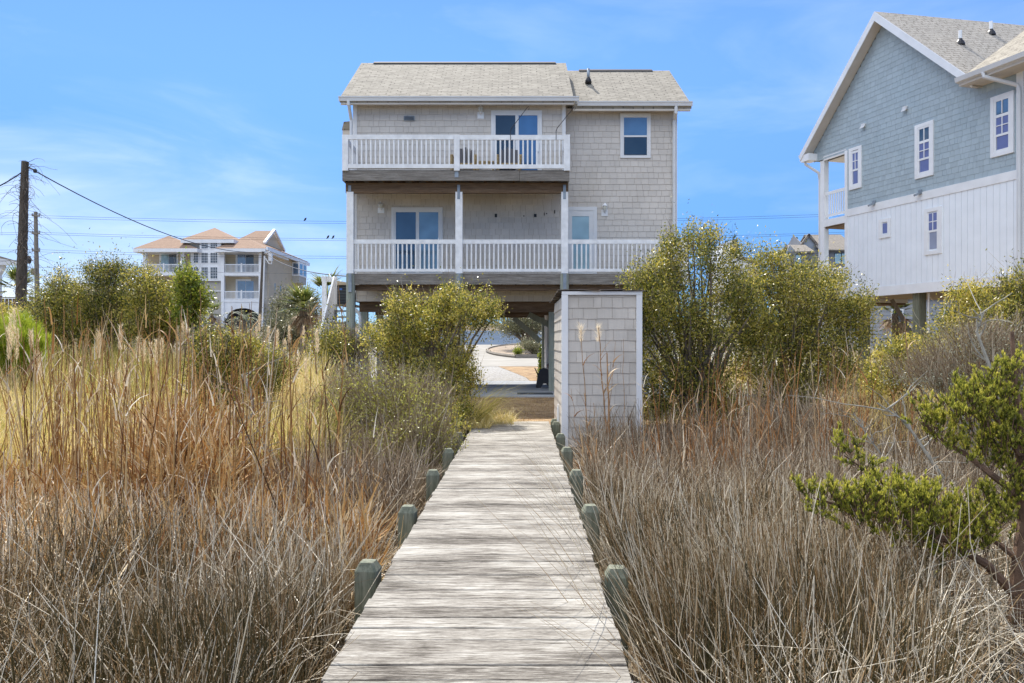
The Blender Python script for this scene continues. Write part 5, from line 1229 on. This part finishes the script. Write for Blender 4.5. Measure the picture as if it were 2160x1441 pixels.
# hedge of myrtles behind the grass on the left
Y = 19.0
shrub('wax_myrtle','tall loose wax myrtle right beside the vine wrapped pole','shrub',gz(150,Y),
 [(120,650,62,40,Y,.9),(170,630,70,36,Y,.9),(130,600,32,26,Y,.4),(205,660,50,50,Y,.8),(85,690,40,40,Y,.6),(150,700,80,40,Y,.8)], M_MYRTLE, 13000,.06,.024,sig=.13,nl=34,tb_=.0)
shrub('wax_myrtle','tall loose wax myrtle with open upright shoots in front of the low grey roofed house','shrub',gz(235,Y),
 [(225,590,52,20,Y,.5),(205,575,24,22,Y,.4),(245,572,26,18,Y,.4),(255,640,60,44,Y,.9),(225,690,60,50,Y,.9)], M_MYRTLE, 9500,.06,.024,sig=.13,nl=36,tb_=-.06)
shrub('wax_myrtle','dense wax myrtle in front of the left balcony of the tan house','shrub',gz(335,Y-.6),
 [(320,620,54,34,Y-.6,.8),(300,590,32,22,Y-.6,.5),(345,660,66,46,Y-.6,.9),(310,690,62,46,Y-.6,.8),(370,680,44,48,Y-.6,.7)], M_MYRTLE, 13000,.06,.024,sig=.13,nl=34,tb_=.05)
shrub('wax_myrtle','bright green leafy shrub at the right end of the left hedge','shrub',gz(398,Y-1.2),
 [(398,608,26,30,Y-1.2,.4),(388,585,14,16,Y-1.2,.3),(415,625,22,20,Y-1.2,.3),(400,660,28,40,Y-1.2,.4)], M_MYRTLE_G, 4200,.075,.032,sig=.11,nl=20,tb_=.12,twig=300)
shrub('wax_myrtle','rust tinged low shrub at the far left edge under the board fence','shrub',gz(5,Y+2),
 [(0,665,30,22,Y+2,.6),(-40,680,40,40,Y+2,.7),(25,690,30,30,Y+1,.5)], M_MYRTLE, 3800,.06,.024,sig=.12,nl=16,tb_=.22,twig=300)
# big myrtles on the right
Y = 14.2
shrub('wax_myrtle','largest wax myrtle, rising tall just right of the shed in front of the porch railing','shrub',gz(1470,Y),
 [(1400,650,78,70,Y,1.0),(1470,560,70,48,Y,.9),(1480,505,44,36,Y,.5),(1415,520,24,34,Y,.4),(1390,570,50,34,Y,.6),(1480,680,96,80,Y,1.1),(1540,610,60,56,Y,.9),(1400,770,60,70,Y,.9),(1480,800,80,60,Y,.9),(1380,870,34,70,Y-.2,.5),(1350,590,36,26,Y,.5),(1555,530,24,20,Y,.3),(1440,900,60,50,Y-.2,.6),(1575,650,46,56,Y,.9),(1580,740,56,60,Y,.9),(1520,860,60,50,Y,.7),(1340,700,30,90,Y-.3,.5),(1345,640,34,40,Y,.5)],
 M_MYRTLE, 36000,.052,.021,sig=.10,nl=60,r0=.045,twig=2600,tb_=.0)
shrub('wax_myrtle','broad golden wax myrtle in front of the grey house, left of the blue house','shrub',gz(1660,Y+.8),
 [(1640,600,60,50,Y+.8,.9),(1620,545,44,32,Y+.8,.5),(1700,640,76,62,Y+.8,1.0),(1690,575,44,26,Y+.8,.6),(1770,660,60,50,Y+.6,.8),(1745,600,46,34,Y+.8,.6),(1640,700,80,64,Y+.8,1.0),(1730,740,80,56,Y+.4,.9),(1600,780,60,60,Y+.4,.8),(1795,700,32,50,Y+.4,.5),(1660,830,60,34,Y,.6),(1590,600,34,40,Y+.8,.6),(1600,690,50,60,Y+.6,.8),(1815,650,26,34,Y+.4,.4),(1780,780,50,50,Y+.2,.6),(1700,810,60,40,Y,.6)],
 M_MYRTLE, 30000,.052,.021,sig=.11,nl=54,r0=.04,twig=2200,tb_=.08)
shrub('wax_myrtle','yellow leaved wax myrtle against the white skirt of the blue house','shrub',gz(2030,12.6),
 [(2045,622,36,22,12.6,.5),(2020,675,48,38,12.6,.6),(2060,680,50,50,12.6,.6),(1960,735,44,30,12.4,.5),(1900,752,50,36,12.4,.5),(1865,795,44,40,12.2,.5),(2000,765,64,40,11.6,.5),(2095,760,60,50,11.6,.5)], M_MYRTLE, 15000,.048,.020,sig=.09,nl=32,r0=.028,tb_=.16,twig=900)
shrub('wax_myrtle','olive wax myrtle cut by the right edge below the downspout of the blue house','shrub',gz(2170,11.4),
 [(2150,600,30,34,11.4,.4),(2190,640,60,60,11.4,.6),(2140,660,40,44,11.4,.5),(2150,740,60,50,11.4,.6)], M_MYRTLE, 7500,.048,.020,sig=.09,nl=26,r0=.025,twig=700)
shrub('lichened_shrub','half bare grey shrub with pale lichen in front of the yellow myrtle at the right','shrub',gz(2085,9.8),
 [(2050,750,70,44,9.8,.5),(2120,720,50,40,9.8,.5),(1950,790,70,36,9.8,.5),(2040,820,100,40,9.8,.6),(2130,790,60,50,9.8,.5)], M_LICHEN, 4200,.026,.014,sig=.10,nl=60,r0=.022,bark=BARK_GREY,twig=5200)
shrub('twiggy_shrub','thin twiggy shrub with fresh green leaves leaning on the left edge of the boardwalk','shrub',gz(880,11.2),
 [(860,860,90,60,11.2,.7),(780,830,80,60,11.6,.7),(900,930,70,50,10.4,.5),(720,860,80,60,11.6,.7),(820,950,90,40,10.2,.6)], M_SPARSE, 9000,.040,.019,sig=.12,nl=60,r0=.014,bark=BARK,twig=5200,tb_=-.05)
shrub('twiggy_shrub','pinkish brown leafless shrub at the foot of the green pile left of the house','shrub',gz(745,19.2),
 [(740,725,34,26,19.2,.5),(760,745,36,30,19.0,.5),(715,740,26,24,19.4,.4)], M_TWIG, 2200,.05,.008,sig=.12,nl=40,r0=.012,bark=BARK_RED,twig=1800)
# grey green shrubs by the stairs
for px,py,rx,ry,Y_,lab in ((628,640,46,34,30.,'grey green rounded shrub behind the palmetto, in front of the tan house'),(610,690,40,24,27.,'low silvery shrub below the palmetto, left of the white stair rail'),(700,715,34,22,18.6,'low yellow green shrub in front of the stair treads')):
    shrub('coastal_shrub',lab,'shrub',gz(px,Y_),[(px,py,rx,ry,Y_,.9),(px-15,py+22,rx,ry,Y_,.9),(px+20,py+20,rx*.8,ry,Y_,.9)],M_GREYLEAF if px < 690 else M_MYRTLE,6500 if px<690 else 2600,.075 if px<690 else .05,.035,sig=.16,nl=20,twig=500)
# low olive shrubs in the grass before the tan house
shrub('coastal_shrub','low olive shrub in the grass right of the small green myrtle','shrub',gz(560,13.6),[(545,750,44,30,13.6,.5),(590,770,34,26,13.6,.4),(560,800,50,30,13.4,.5)],M_MYRTLE,4200,.045,.018,sig=.09,nl=22,r0=.02,twig=700)
# planting beyond the passage
Yt = 52.0
t_ = shrub('gnarled_tree','gnarled live oak leaning left over the asphalt drive, seen through the passage','tree',(PX(1116,Yt),Yt,float(ground_z(PX(1116,Yt),Yt))),
 [(1100,685,36,18,Yt,1.6),(1072,690,24,12,Yt,1.2),(1125,675,26,16,Yt,1.4),(1140,690,20,14,Yt,1.2),(1090,668,26,10,Yt,1.2)], M_GREYLEAF, 6500,.11,.05,sig=.25,nl=26,r0=.14,twig=400)
shrub('bed_shrub','dry brown shrub in the planting bed under the gnarled tree','shrub',(PX(1128,48.5),48.5,.55),[(1112,728,16,10,48.5,.7),(1130,732,16,11,48.5,.7),(1140,740,14,10,48.3,.7)],M_GREYLEAF,2600,.10,.04,sig=.14,nl=14,twig=300,tb_=.15)
shrub('bed_shrub','small dark green shrub at the front of the planting bed','shrub',(PX(1093,47.2),47.2,.5),[(1093,741,7,5,47.2,.3)],M_MYRTLE_G,500,.10,.04,sig=.10,nl=8,twig=0)
shrub('climber','narrow dark green climbing plant behind the pile at the right of the passage','plant',(PX(1146,30.5),30.5,-.05),[(1146,790,8,22,30.5,.2),(1146,760,7,26,30.5,.2)],M_MYRTLE_G,2600,.09,.06,sig=.06,nl=8,r0=.02,twig=0)
# scrub along the dune so that the far ground is clothed
n = 26000; x = U(-75,75,n); y = U(60,112,n); kk = ~((x > -21)&(x < 6.0)&(y < 82))&~((x > -46)&(x < -26)&(y > 86)&(y < 110)); x, y = x[kk], y[kk]; n = len(x)
hgt = 1.2*vnoise(x,y,.35,3)**2*2.2; pos = np.stack([x,y,ground_z(x,y)+U(0,1,n)*hgt],-1); dr = rng.normal(size=(n,3)); dr[:,2] += .6
v,q,t = leaves(pos, dr, U(.25,.5,n), U(.1,.2,n), np.clip(.3+.4*vnoise(x,y,.5,8)+rng.normal(0,.2,n),0,1))
tag(fast_mesh('dune_scrub', v, q, M_GREYLEAF, t), 'low grey green scrub covering the far dune behind the houses', 'scrub', kind='stuff')
n = 16000; x = np.concatenate([U(-30,-6,n//2),U(5.6,30,n//2)]); y = U(19,46,n); k2 = ground_z(x,y); pos = np.stack([x,y,k2],-1)
kk = ~((np.abs(x) < 17)&(y > 38)) & ~((x>5)&(x<17.5)&(y<21)); pos = pos[kk]; n = len(pos)
stuff('back_grass',[ribbons(pos,U(.3,.9,n),.016,U(0,TAU,n),U(0,.3,n),U(.2,1.2,n),rng.normal(0,.8,n),3,.2,np.clip(rng.normal(.62,.2,n),0,1))],M_YGRASS,'straw grass on the ground beside and behind the houses','grass')

# ---- pampas like clumps with cream plumes ---------------------------------------------------------
def plume_clump(px, Y, plumes, label, spread=.45, blades=500, h=1.3):
    r0 = gz(px,Y); t = thing('plume_grass', label, 'ornamental grass', r0, 0, 'plume grass clumps in the left marsh')
    n = blades; b_ = np.array(r0)[None,:]+np.stack([rng.normal(0,.16,n),rng.normal(0,.16,n),np.zeros(n)],-1)
    v,q,tt = ribbons(b_, U(.6,1.1,n)*h, .009, U(0,TAU,n), np.abs(rng.normal(.15,.12,n)), np.abs(rng.normal(1.0,.5,n)), rng.normal(0,.8,n), 4, .15, np.clip(rng.normal(.6,.2,n),0,1))
    fast_mesh('leaves', v, q, M_YGRASS, tt, t)
    for (qx,qy0,qy1) in plumes:
        top, bot = P(qx,qy0,Y), P(qx+random.uniform(-3,3),qy1,Y); L = (top-bot).length; m = 220
        s = U(0,1,m); c = np.array(bot)[None,:]+np.array(top-bot)[None,:]*s[:,None]
        wd = .045*np.sin(np.pi*np.clip(s*.85+.1,0,1))**.7
        an = U(0,TAU,m); c[:,0] += np.cos(an)*wd*.3; c[:,1] += np.sin(an)*wd*.3
        parts = [ribbons(c, U(.04,.11,m), .006, an, U(.15,.6,m), U(-.3,.6,m), U(0,TAU,m), 2, .2)]
        stem = np.array([[bot.x,bot.y,r0[2]]]); parts.append(ribbons(np.repeat(stem,2,0), bot.z-r0[2]+L*.9, .007, np.zeros(2), 0, .0, np.array([0,1.57]), 2, .6, np.array([.2,.3])))
        v,q,tt = join(parts); fast_mesh('plume', v, q, M_PLUME, tt, t)
plume_clump(30,14.5,[(22,664,740),(31,655,730),(17,690,760),(38,695,760),(66,700,735)],'plume grass clump at the far left in front of the bright green pine')
plume_clump(200,13.6,[(84,745,800),(76,740,810),(150,770,830),(208,700,750)],'plume grass clump in front of the shrub with open shoots')
plume_clump(255,13.0,[(255,690,740),(262,765,850),(250,780,850),(267,775,860),(232,790,840)],'plume grass clump with five plumes left of the reeds tallest cluster')
plume_clump(330,15.5,[(318,725,770),(330,720,765),(292,715,750),(342,715,760),(305,722,765)],'plume grass clump in front of the dense hedge myrtle')
plume_clump(385,16.5,[(375,690,730),(386,680,728),(394,690,730),(398,695,735)],'plume grass clump at the foot of the bright green hedge tip')
plume_clump(635,14.5,[(620,755,800),(628,750,800),(600,720,760),(645,760,810),(668,700,745),(585,700,740)],'plume grass clump left of the leaning myrtle')
plume_clump(560,20.0,[(548,665,700),(566,690,730),(540,690,730),(610,690,725),(640,690,730)],'plume grass clump below the thin pole and the silver palm')
# arching green grass at the passage
r0 = (-.72,13.2,-.12); t = thing('arching_grass','arching green grass clump bowing over the far end of the boardwalk below the leaning myrtle','ornamental grass',r0)
n = 230; b_ = np.array(r0)[None,:]+np.stack([rng.normal(0,.12,n),rng.normal(0,.12,n),np.zeros(n)],-1)
v,q,tt = ribbons(b_, U(.8,1.5,n), .009, rng.normal(.0,.8,n), U(.1,.5,n), U(.9,2.1,n), rng.normal(0,.8,n), 7, .12, np.clip(rng.normal(.42,.18,n),0,1)); fast_mesh('leaves', v, q, M_YGRASS, tt, t)

# ---- single tall reeds ------------------------------------------------------------------------------
def tall_reed(pb, pt, Y, label, leaves_=5, plume=False, w=.013, group=None, mat=M_REED):
    a, b_ = P(*pb,Y), P(*pt,Y); a.z = min(a.z, float(ground_z(a.x,a.y))+.0) if pb[1] > 900 else a.z
    t = thing('tall_reed', label, 'reed', a, 0, group); m = MB(); n = 8
    pts = [a.lerp(b_,i/n)+Vector((random.gauss(0,.008),random.gauss(0,.008),0)) for i in range(n+1)]
    m.tube(pts,[w*.62*(1-.6*i/n) for i in range(n+1)],6); build(m,'stalk',plain('reed_stalk',(.33,.19,.09),.6,.3,9),t)
    for k in range(leaves_):
        s = random.uniform(.3,.92); c = a.lerp(b_,s); v,q,tt = ribbons(np.array([c]), random.uniform(.18,.42), random.uniform(.018,.034), np.array([random.choice([0,3.14])+random.gauss(0,.6)]), random.uniform(.1,.5), random.uniform(.5,2.4), np.array([random.gauss(1.2,.6)]), 6, .08, np.array([random.uniform(.2,.95)]))
        fast_mesh('leaf', v, q, mat, tt, t)
    if plume:
        m_ = 130; s = U(0,1,m_); c = np.array(b_)[None,:]+np.stack([rng.normal(0,.012,m_),rng.normal(0,.012,m_),-.22*s],-1)
        v,q,tt = ribbons(c, U(.05,.14,m_), .004, U(0,TAU,m_), U(.2,.8,m_), U(0,.8,m_), U(0,TAU,m_), 2, .2, U(.5,1,m_)); fast_mesh('plume', v, q, M_PLUME, tt, t)
g_ = 'tall reeds in front of the shed'
tall_reed((1287,985),(1262,690),11.2,'tallest reed in front of the shed, with a pale feathery head',9,True,.024,g_)
tall_reed((1287,990),(1281,745),11.0,'stout orange reed with curling leaves in front of the shed, below the feathery head',14,False,.034,g_)
tall_reed((1243,985),(1226,690),11.1,'thin reed with a wispy head near the left corner board of the shed',4,True,.018,g_)
tall_reed((1272,975),(1298,720),11.3,'thin dark reed in the middle of the shed front',3,False,.010,g_)
tall_reed((1318,960),(1315,715),11.3,'reed at the right part of the shed front',3,False,.011,g_)
tall_reed((1225,945),(1205,820),11.2,'short bent reed with a drooping tip beside the left corner of the shed',3,False,.010,g_)
tall_reed((1255,985),(1252,850),10.9,'short orange reed at the foot of the shed front',4,False,.016,g_)
g_ = 'tall single reeds rising above the grass'
tall_reed((731,760),(714,598),16.0,'orange reed crossing in front of the stairs and the black bin',2,False,.022,g_)
tall_reed((668,790),(652,640),13.5,'orange reed leaning in front of the palmetto',2,False,.018,g_)
tall_reed((427,800),(422,610),10.5,'dark thin reed rising in front of the tan house entry',1,False,.015,g_)
tall_reed((352,790),(360,655),10.2,'bright orange reed tip in front of the dense hedge myrtle',2,False,.022,g_)
tall_reed((1925,850),(1908,668),10.4,'bent rust reed in front of the blue house piles',2,False,.018,g_)

# ---- palms -------------------------------------------------------------------------------------------
def fan_palm(label, px, pyc, Y, rad, nf=24, dead=8, name='fan_palm', trunk=True, mat=M_PALM, tilt=0.0):
    c = P(px,pyc,Y); r0 = Vector((c.x,c.y,float(ground_z(c.x,c.y))-.05)); t = thing(name,label,'palm',r0)
    if trunk:
        m = MB(); m.tube([r0, r0.lerp(c,.5)+Vector((.03,0,0)), c],[.16,.13,.12],9); build(m,'trunk',BARK,t)
    def fronds(n, e0, e1, mat, nm, tr, droop):
        parts = []
        for k in range(n):
            a = random.uniform(0,TAU); e = random.uniform(e0,e1); d = Vector((math.cos(a)*math.cos(e),math.sin(a)*math.cos(e),math.sin(e)))
            L = rad*random.uniform(.75,1.05); hub = c+d*L*.42
            pr = ribbons(np.array([c]), L*.44, rad*.035, np.array([a]), math.pi/2-e, 0, np.array([a+1.57]), 2, .7, np.array([.7])); parts.append(pr)
            side = d.cross(Vector((0,0,1)));
            if side.length < .1: side = Vector((1,0,0))
            side.normalize(); m_ = 15
            for j in range(m_):
                f = (j/(m_-1)-.5)*2; ang2 = f*1.25; dd = (d*math.cos(ang2)+side*math.sin(ang2)).normalized(); dd += Vector((0,0,.10*abs(f)))
                an = math.atan2(dd.y,dd.x); el = math.asin(max(-1,min(1,dd.normalized().z)))
                parts.append(ribbons(np.array([hub]), L*.60*(1-.25*abs(f)), rad*.05, np.array([an]), math.pi/2-el, droop*random.uniform(.5,1.2), np.array([an+1.57+random.gauss(0,.5)]), 3, .1, np.array([min(1,max(0,tr+random.gauss(0,.2)))])))
        v,q,tt = join(parts); fast_mesh(nm, v, q, mat, tt, t)
    fronds(nf, -.15, 1.35, mat, 'fronds', .58, .5)
    if dead: fronds(dead, -1.2, -.4, M_PALMDEAD, 'dead_fronds', .5, .6)
    return t
fan_palm('fan palm with a skirt of dead fronds left of the white stair rail',640,650,24.0,1.0,26,12)
fan_palm('dark fan palm crown directly behind the white stair rail',690,622,26.5,1.15,18,4)
fan_palm('small yellow green fan palm before the entry of the tan house',447,662,62,1.35,22,6)
fan_palm('palm crown behind the vine wrapped pole at the far left',38,612,46,2.0,24,6)
fan_palm('fan palm with dead fronds under the raised blue house',1888,662,29.0,1.1,26,14)
def feather_palm(label, px, pyc, Y, L):
    c = P(px,pyc,Y); r0 = Vector((c.x,c.y,float(ground_z(c.x,c.y))-.05)); t = thing('feather_palm',label,'palm',r0); m = MB(); m.tube([r0,c],[.2,.15],9); build(m,'trunk',BARK,t); parts = []
    for k in range(26):
        a = random.uniform(0,TAU); e = random.uniform(.1,1.3); p = Vector(c); h = Vector((math.cos(a),math.sin(a),0)); el = e
        for i in range(16):
            p2 = p+(h*math.cos(el)+Vector((0,0,math.sin(el))))*L/16; el -= .13
            if i > 2:
                for s in (-1,1):
                    an = a+s*1.0; parts.append(ribbons(np.array([p2]), L*.26*(1-.5*i/16), .045, np.array([an]), 1.0, .8, np.array([an+1.4]), 2, .1, np.array([random.random()])))
            parts.append(ribbons(np.array([p]), L/16, .05, np.array([a]), math.pi/2-el, 0, np.array([a+1.57]), 1, 1, np.array([.3]))); p = p2
    v,q,tt = join(parts); fast_mesh('fronds', v, q, M_SILVER, tt, t)
feather_palm('silver green feather palm in front of the white arch of the tan house',515,676,60,2.0)
# ---- young pine ----------------------------------------------------------------------------------------
def pine(label, root, tufts, Y, L=.20):
    t = thing('young_pine', label, 'pine tree', root); parts = []; mb = MB(); 
    for px,py,dy in tufts:
        c = P(px,py,Y+dy); limbs(mb, root, [c], .02, .05, 4)
        for k in range(7):
            cc = np.array(c)+rng.normal(0,.07,3); n = 80; b_ = np.repeat(cc[None,:],n,0)+rng.normal(0,.02,(n,3)); b_[:,2] += U(-.1,.1,n)
            parts.append(ribbons(b_, U(.7,1.2,n)*L, .006, U(0,TAU,n), np.abs(rng.normal(.45,.35,n)), rng.normal(.2,.3,n), U(0,TAU,n), 2, .3, np.clip(rng.normal(.55,.25,n),0,1)))
    build(mb,'trunk',BARK,t); v,q,tt = join(parts); fast_mesh('needles', v, q, M_PINE, tt, t)
pine('bright yellow green young pine at the far left edge', gz(30,16.0), [(x+random.uniform(-6,6),y+random.uniform(-6,6),random.uniform(-.4,.4)) for x in range(-30,95,15) for y in range(690,790,18) if abs(x-20)+abs(y-735)*.6 < 80 and not (x < 15 and y < 690)], 16.0)
# ---- cedar in the right foreground -----------------------------------------------------------------------
YC = 5.2
CT = thing('red_cedar','dark green cedar with drooping feathery boughs at the right edge of the foreground','cedar tree',(PX(2152,YC),YC,-.6))
m = MB()
def br(pts, r): m.tube([P(x,y,YC+d) for x,y,d in pts], [r*(1-.8*i/(len(pts)-1)) for i in range(len(pts))], 7)
br([(2150,1390,0),(2144,1300,0),(2148,1200,0),(2160,1100,0.05),(2150,1000,.05),(2155,900,0),(2140,800,0),(2135,700,0)],.06)
br([(2146,1260,0),(2080,1190,-.05),(2000,1140,-.1),(1900,1100,-.1),(1800,1075,-.1),(1715,1050,-.1)],.035)
br([(2155,1050,0),(2090,1000,0),(2040,960,.1),(1990,930,.1),(1945,890,.1)],.028); br([(2150,960,0),(2100,880,0),(2060,830,0)],.02); br([(2148,1180,0),(2060,1110,.2),(1960,1060,.3),(1850,1010,.3),(1780,960,.3)],.022)
build(m,'trunk',BARK_RED,CT)
TU = [(1705,1048,22,20,-.1),(1735,1075,26,22,-.1),(1770,1050,30,28,-.1),(1800,1085,36,32,-.1),(1850,1080,50,48,-.1),(1900,1100,54,56,-.1),(1950,1095,54,58,-.05),(1990,1130,54,56,-.05),(2040,1110,54,56,0),(2090,1100,50,56,0),(1825,1055,40,26,-.1),(1920,1050,40,24,0),(2040,1160,60,22,0),
 (1785,945,20,20,.3),(1805,965,22,20,.3),(1825,985,16,16,.3),(1850,1015,16,10,.3),(1890,1025,10,8,.3),
 (1950,890,24,24,.1),(1972,905,26,26,.1),(1995,925,30,26,.1),(2030,850,36,40,0),(2060,845,40,40,0),(2065,900,44,44,.05),(2110,820,40,36,0),(2140,790,30,26,0),(2120,890,46,50,0),(2080,960,50,36,.05),(2150,940,50,60,0),(2155,1030,40,50,0),(2130,1060,40,40,0)]
parts = []; tw = MB()
for px,py,rx,ry,dy in TU:
    nt_ = max(6, int(rx*ry/50))
    for k in range(nt_):
        d = rng.normal(size=3); d /= np.linalg.norm(d); d *= rng.random()**.4
        c0 = np.array(P(px+d[0]*rx*1.12, py-d[2]*ry*1.12, YC+dy+d[1]*max(rx,ry)/F*YC))
        # a tuft: an upright shoot with side sprays, each clothed in short needles
        ax = d*.55+np.array([-.1,-.05,.85])+rng.normal(0,.28,3); ax /= np.linalg.norm(ax); h = rng.uniform(.06,.14)
        old = rng.random() < .05
        tw.tube([tuple(c0-ax*.05), tuple(c0+ax*h)], [.0035,.0015], 4, cap=False)
        for j in range(rng.integers(9,14)):
            t = rng.uniform(0,1); sd = ax+rng.normal(0,.62,3)*(1.05-t*.6); sd /= np.linalg.norm(sd); o_ = c0+ax*h*t; L_ = rng.uniform(.022,.05)
            m_ = 17; s = np.linspace(0,1,m_); b_ = o_[None,:]+sd[None,:]*(s*L_)[:,None]
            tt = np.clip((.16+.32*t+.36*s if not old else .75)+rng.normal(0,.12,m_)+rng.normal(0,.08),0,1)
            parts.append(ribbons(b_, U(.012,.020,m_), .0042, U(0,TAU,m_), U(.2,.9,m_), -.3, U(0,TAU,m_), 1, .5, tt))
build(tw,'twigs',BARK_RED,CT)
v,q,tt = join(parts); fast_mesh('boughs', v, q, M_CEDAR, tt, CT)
# bare grey limbs lying through the brush
g_ = 'bare grey limbs lying in the marsh growth'
for pts,r,lab in (([(512,790,9.4),(530,830,9.3),(535,870,9.2),(505,905,9.1),(525,935,9.0),(575,955,8.9)],.022,'crooked pale grey limb below the small round myrtle at the left'),([(2050,1075,8.0),(1990,1010,8.1),(1950,950,8.2),(1910,890,8.3),(1850,850,8.4)],.028,'bare grey limb rising left above the cedar bough'),([(1985,1060,8.6),(1920,1010,8.6),(1860,960,8.7),(1830,920,8.8),(1800,870,8.9)],.02,'thinner bare limb crossing the brush left of the grey limb'),([(2150,1000,9.0),(2120,880,9.0),(2090,780,9.0),(2060,700,9.1),(2075,660,9.1)],.035,'pale lichened bare limb rising behind the cedar top')):
    m = MB(); P_ = [P(*p) for p in pts]; m.tube(P_,[r*(1-.75*i/(len(P_)-1)) for i in range(len(P_))],7)
    o = thing('bare_limb',lab,'branch',P_[0],0,g_); build(m,'limb',BARK_GREY,o); m = MB()
    for i in range(1,len(P_)):
        for k in range(4):
            a = P_[i-1].lerp(P_[i],random.random()); pp = [a]; d = Vector((random.gauss(0,.6),random.gauss(0,.4),random.uniform(.1,.9)))
            for j in range(5): pp.append(pp[-1]+d*random.uniform(.06,.14)); d += Vector((random.gauss(0,.3),random.gauss(0,.3),random.gauss(0,.2)))
            m.tube(pp,[r*.35*(1-.15*j) for j in range(6)],5)
    build(m,'twigs',BARK_GREY,o)
# ------------------------------------------------------------------ daylight and camera
SUN_AZ, SUN_EL = R(-15), R(51)           # sun beyond the house, a little to the left, high
S = Vector((math.sin(SUN_AZ)*math.cos(SUN_EL), math.cos(SUN_AZ)*math.cos(SUN_EL), math.sin(SUN_EL)))
l = bpy.data.lights.new('sun','SUN'); l.energy = 5.0; l.angle = R(.5); l.color = (1,.95,.87)
so_ = bpy.data.objects.new('sun', l); COL.objects.link(so_); so_.rotation_euler = S.to_track_quat('Z','Y').to_euler()
so_.location = S*60
w = bpy.data.worlds.new('World'); scene.world = w; w.use_nodes = True; nt = w.node_tree
bg = nt.nodes['Background']; sky = N(nt,'ShaderNodeTexSky'); sky.sky_type = 'NISHITA'; sky.sun_disc = False
sky.sun_elevation = SUN_EL; sky.sun_rotation = SUN_AZ; sky.altitude = 5; sky.air_density = .7; sky.dust_density = 0; sky.ozone_density = 10
bg.inputs['Strength'].default_value = .15
# thin high cloud, mostly low in the left of the sky
tc = N(nt,'ShaderNodeTexCoord'); mp = N(nt,'ShaderNodeMapping'); mp.inputs['Scale'].default_value = (1.4,1.4,5.5); mp.inputs['Rotation'].default_value = (0,R(9),0)
nt.links.new(tc.outputs['Generated'], mp.inputs['Vector'])
cn = N(nt,'ShaderNodeTexNoise'); cn.inputs['Scale'].default_value = 2.1; cn.inputs['Detail'].default_value = 7; cn.inputs['Roughness'].default_value = .55; cn.inputs['Distortion'].default_value = .5
nt.links.new(mp.outputs['Vector'], cn.inputs['Vector'])
sp = N(nt,'ShaderNodeSeparateXYZ'); nt.links.new(tc.outputs['Generated'], sp.inputs[0])
def mr(src, a, b_, c=0, d=1):
    n_ = N(nt,'ShaderNodeMapRange'); n_.inputs['From Min'].default_value = a; n_.inputs['From Max'].default_value = b_; n_.inputs['To Min'].default_value = c; n_.inputs['To Max'].default_value = d
    nt.links.new(src, n_.inputs['Value']); return n_.outputs[0]
def mul(a, b_):
    n_ = N(nt,'ShaderNodeMath',operation='MULTIPLY'); nt.links.new(a, n_.inputs[0])
    if isinstance(b_,(int,float)): n_.inputs[1].default_value = b_
    else: nt.links.new(b_, n_.inputs[1])
    return n_.outputs[0]
left = mr(sp.outputs[0], -.08, -.50); low = mr(sp.outputs[2], .34, .02); wisps = mr(cn.outputs['Fac'], .42, .72)
cl = mul(mul(left, low), wisps)
hz = mul(mul(left, mr(sp.outputs[2], .24, -.02)), .9)
ad = N(nt,'ShaderNodeMath',operation='ADD'); ad.use_clamp = True; nt.links.new(cl, ad.inputs[0]); nt.links.new(hz, ad.inputs[1])
thin = mul(mr(cn.outputs['Fac'], .50, .8), .22)
ad2 = N(nt,'ShaderNodeMath',operation='ADD'); ad2.use_clamp = True; nt.links.new(mul(ad.outputs[0], .8), ad2.inputs[0]); nt.links.new(thin, ad2.inputs[1])
# the Nishita horizon is paler than this clear sea-side sky: deepen it towards the horizon
dp = N(nt,'ShaderNodeValToRGB'); dp.color_ramp.interpolation = 'EASE'
dp.color_ramp.elements[0].position = 0; dp.color_ramp.elements[0].color = (.30,.40,.47,1); dp.color_ramp.elements[1].position = .40; dp.color_ramp.elements[1].color = (1,1,1,1)
nt.links.new(sp.outputs[2], dp.inputs['Fac'])
blue = mixc(nt, 1.0, sky.outputs['Color'], dp.outputs['Color'], 'MULTIPLY')
mx = mixc(nt, ad2.outputs[0], blue, (4.6,5.2,6.0))
# bright cloud banks added unseen behind and left of camera, filling shaded walls
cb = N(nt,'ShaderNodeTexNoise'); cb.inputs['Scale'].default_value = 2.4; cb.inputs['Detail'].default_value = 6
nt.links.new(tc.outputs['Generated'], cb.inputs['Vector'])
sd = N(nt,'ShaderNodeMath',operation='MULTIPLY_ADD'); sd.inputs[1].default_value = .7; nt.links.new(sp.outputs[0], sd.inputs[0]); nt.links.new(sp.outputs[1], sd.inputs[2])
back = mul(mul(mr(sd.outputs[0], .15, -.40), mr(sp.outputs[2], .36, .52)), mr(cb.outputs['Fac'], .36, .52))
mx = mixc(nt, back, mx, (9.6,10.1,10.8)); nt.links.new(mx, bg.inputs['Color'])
cam = bpy.data.cameras.new('camera'); cam.sensor_width = 36; cam.lens = 36*F/2160; cam.clip_start = .05; cam.clip_end = 3000
co = bpy.data.objects.new('camera', cam); COL.objects.link(co); co.location = (0,0,CZ); co.rotation_euler = (R(90),0,0); scene.camera = co
scene.view_settings.view_transform = 'Standard'; scene.view_settings.look = 'None'; scene.view_settings.exposure = .66; scene.view_settings.gamma = 1
scene.cycles.max_bounces = 6; scene.cycles.transparent_max_bounces = 8; scene.cycles.use_denoising = True; scene.cycles.denoising_prefilter = 'ACCURATE'; scene.cycles.denoising_input_passes = 'RGB_ALBEDO_NORMAL'
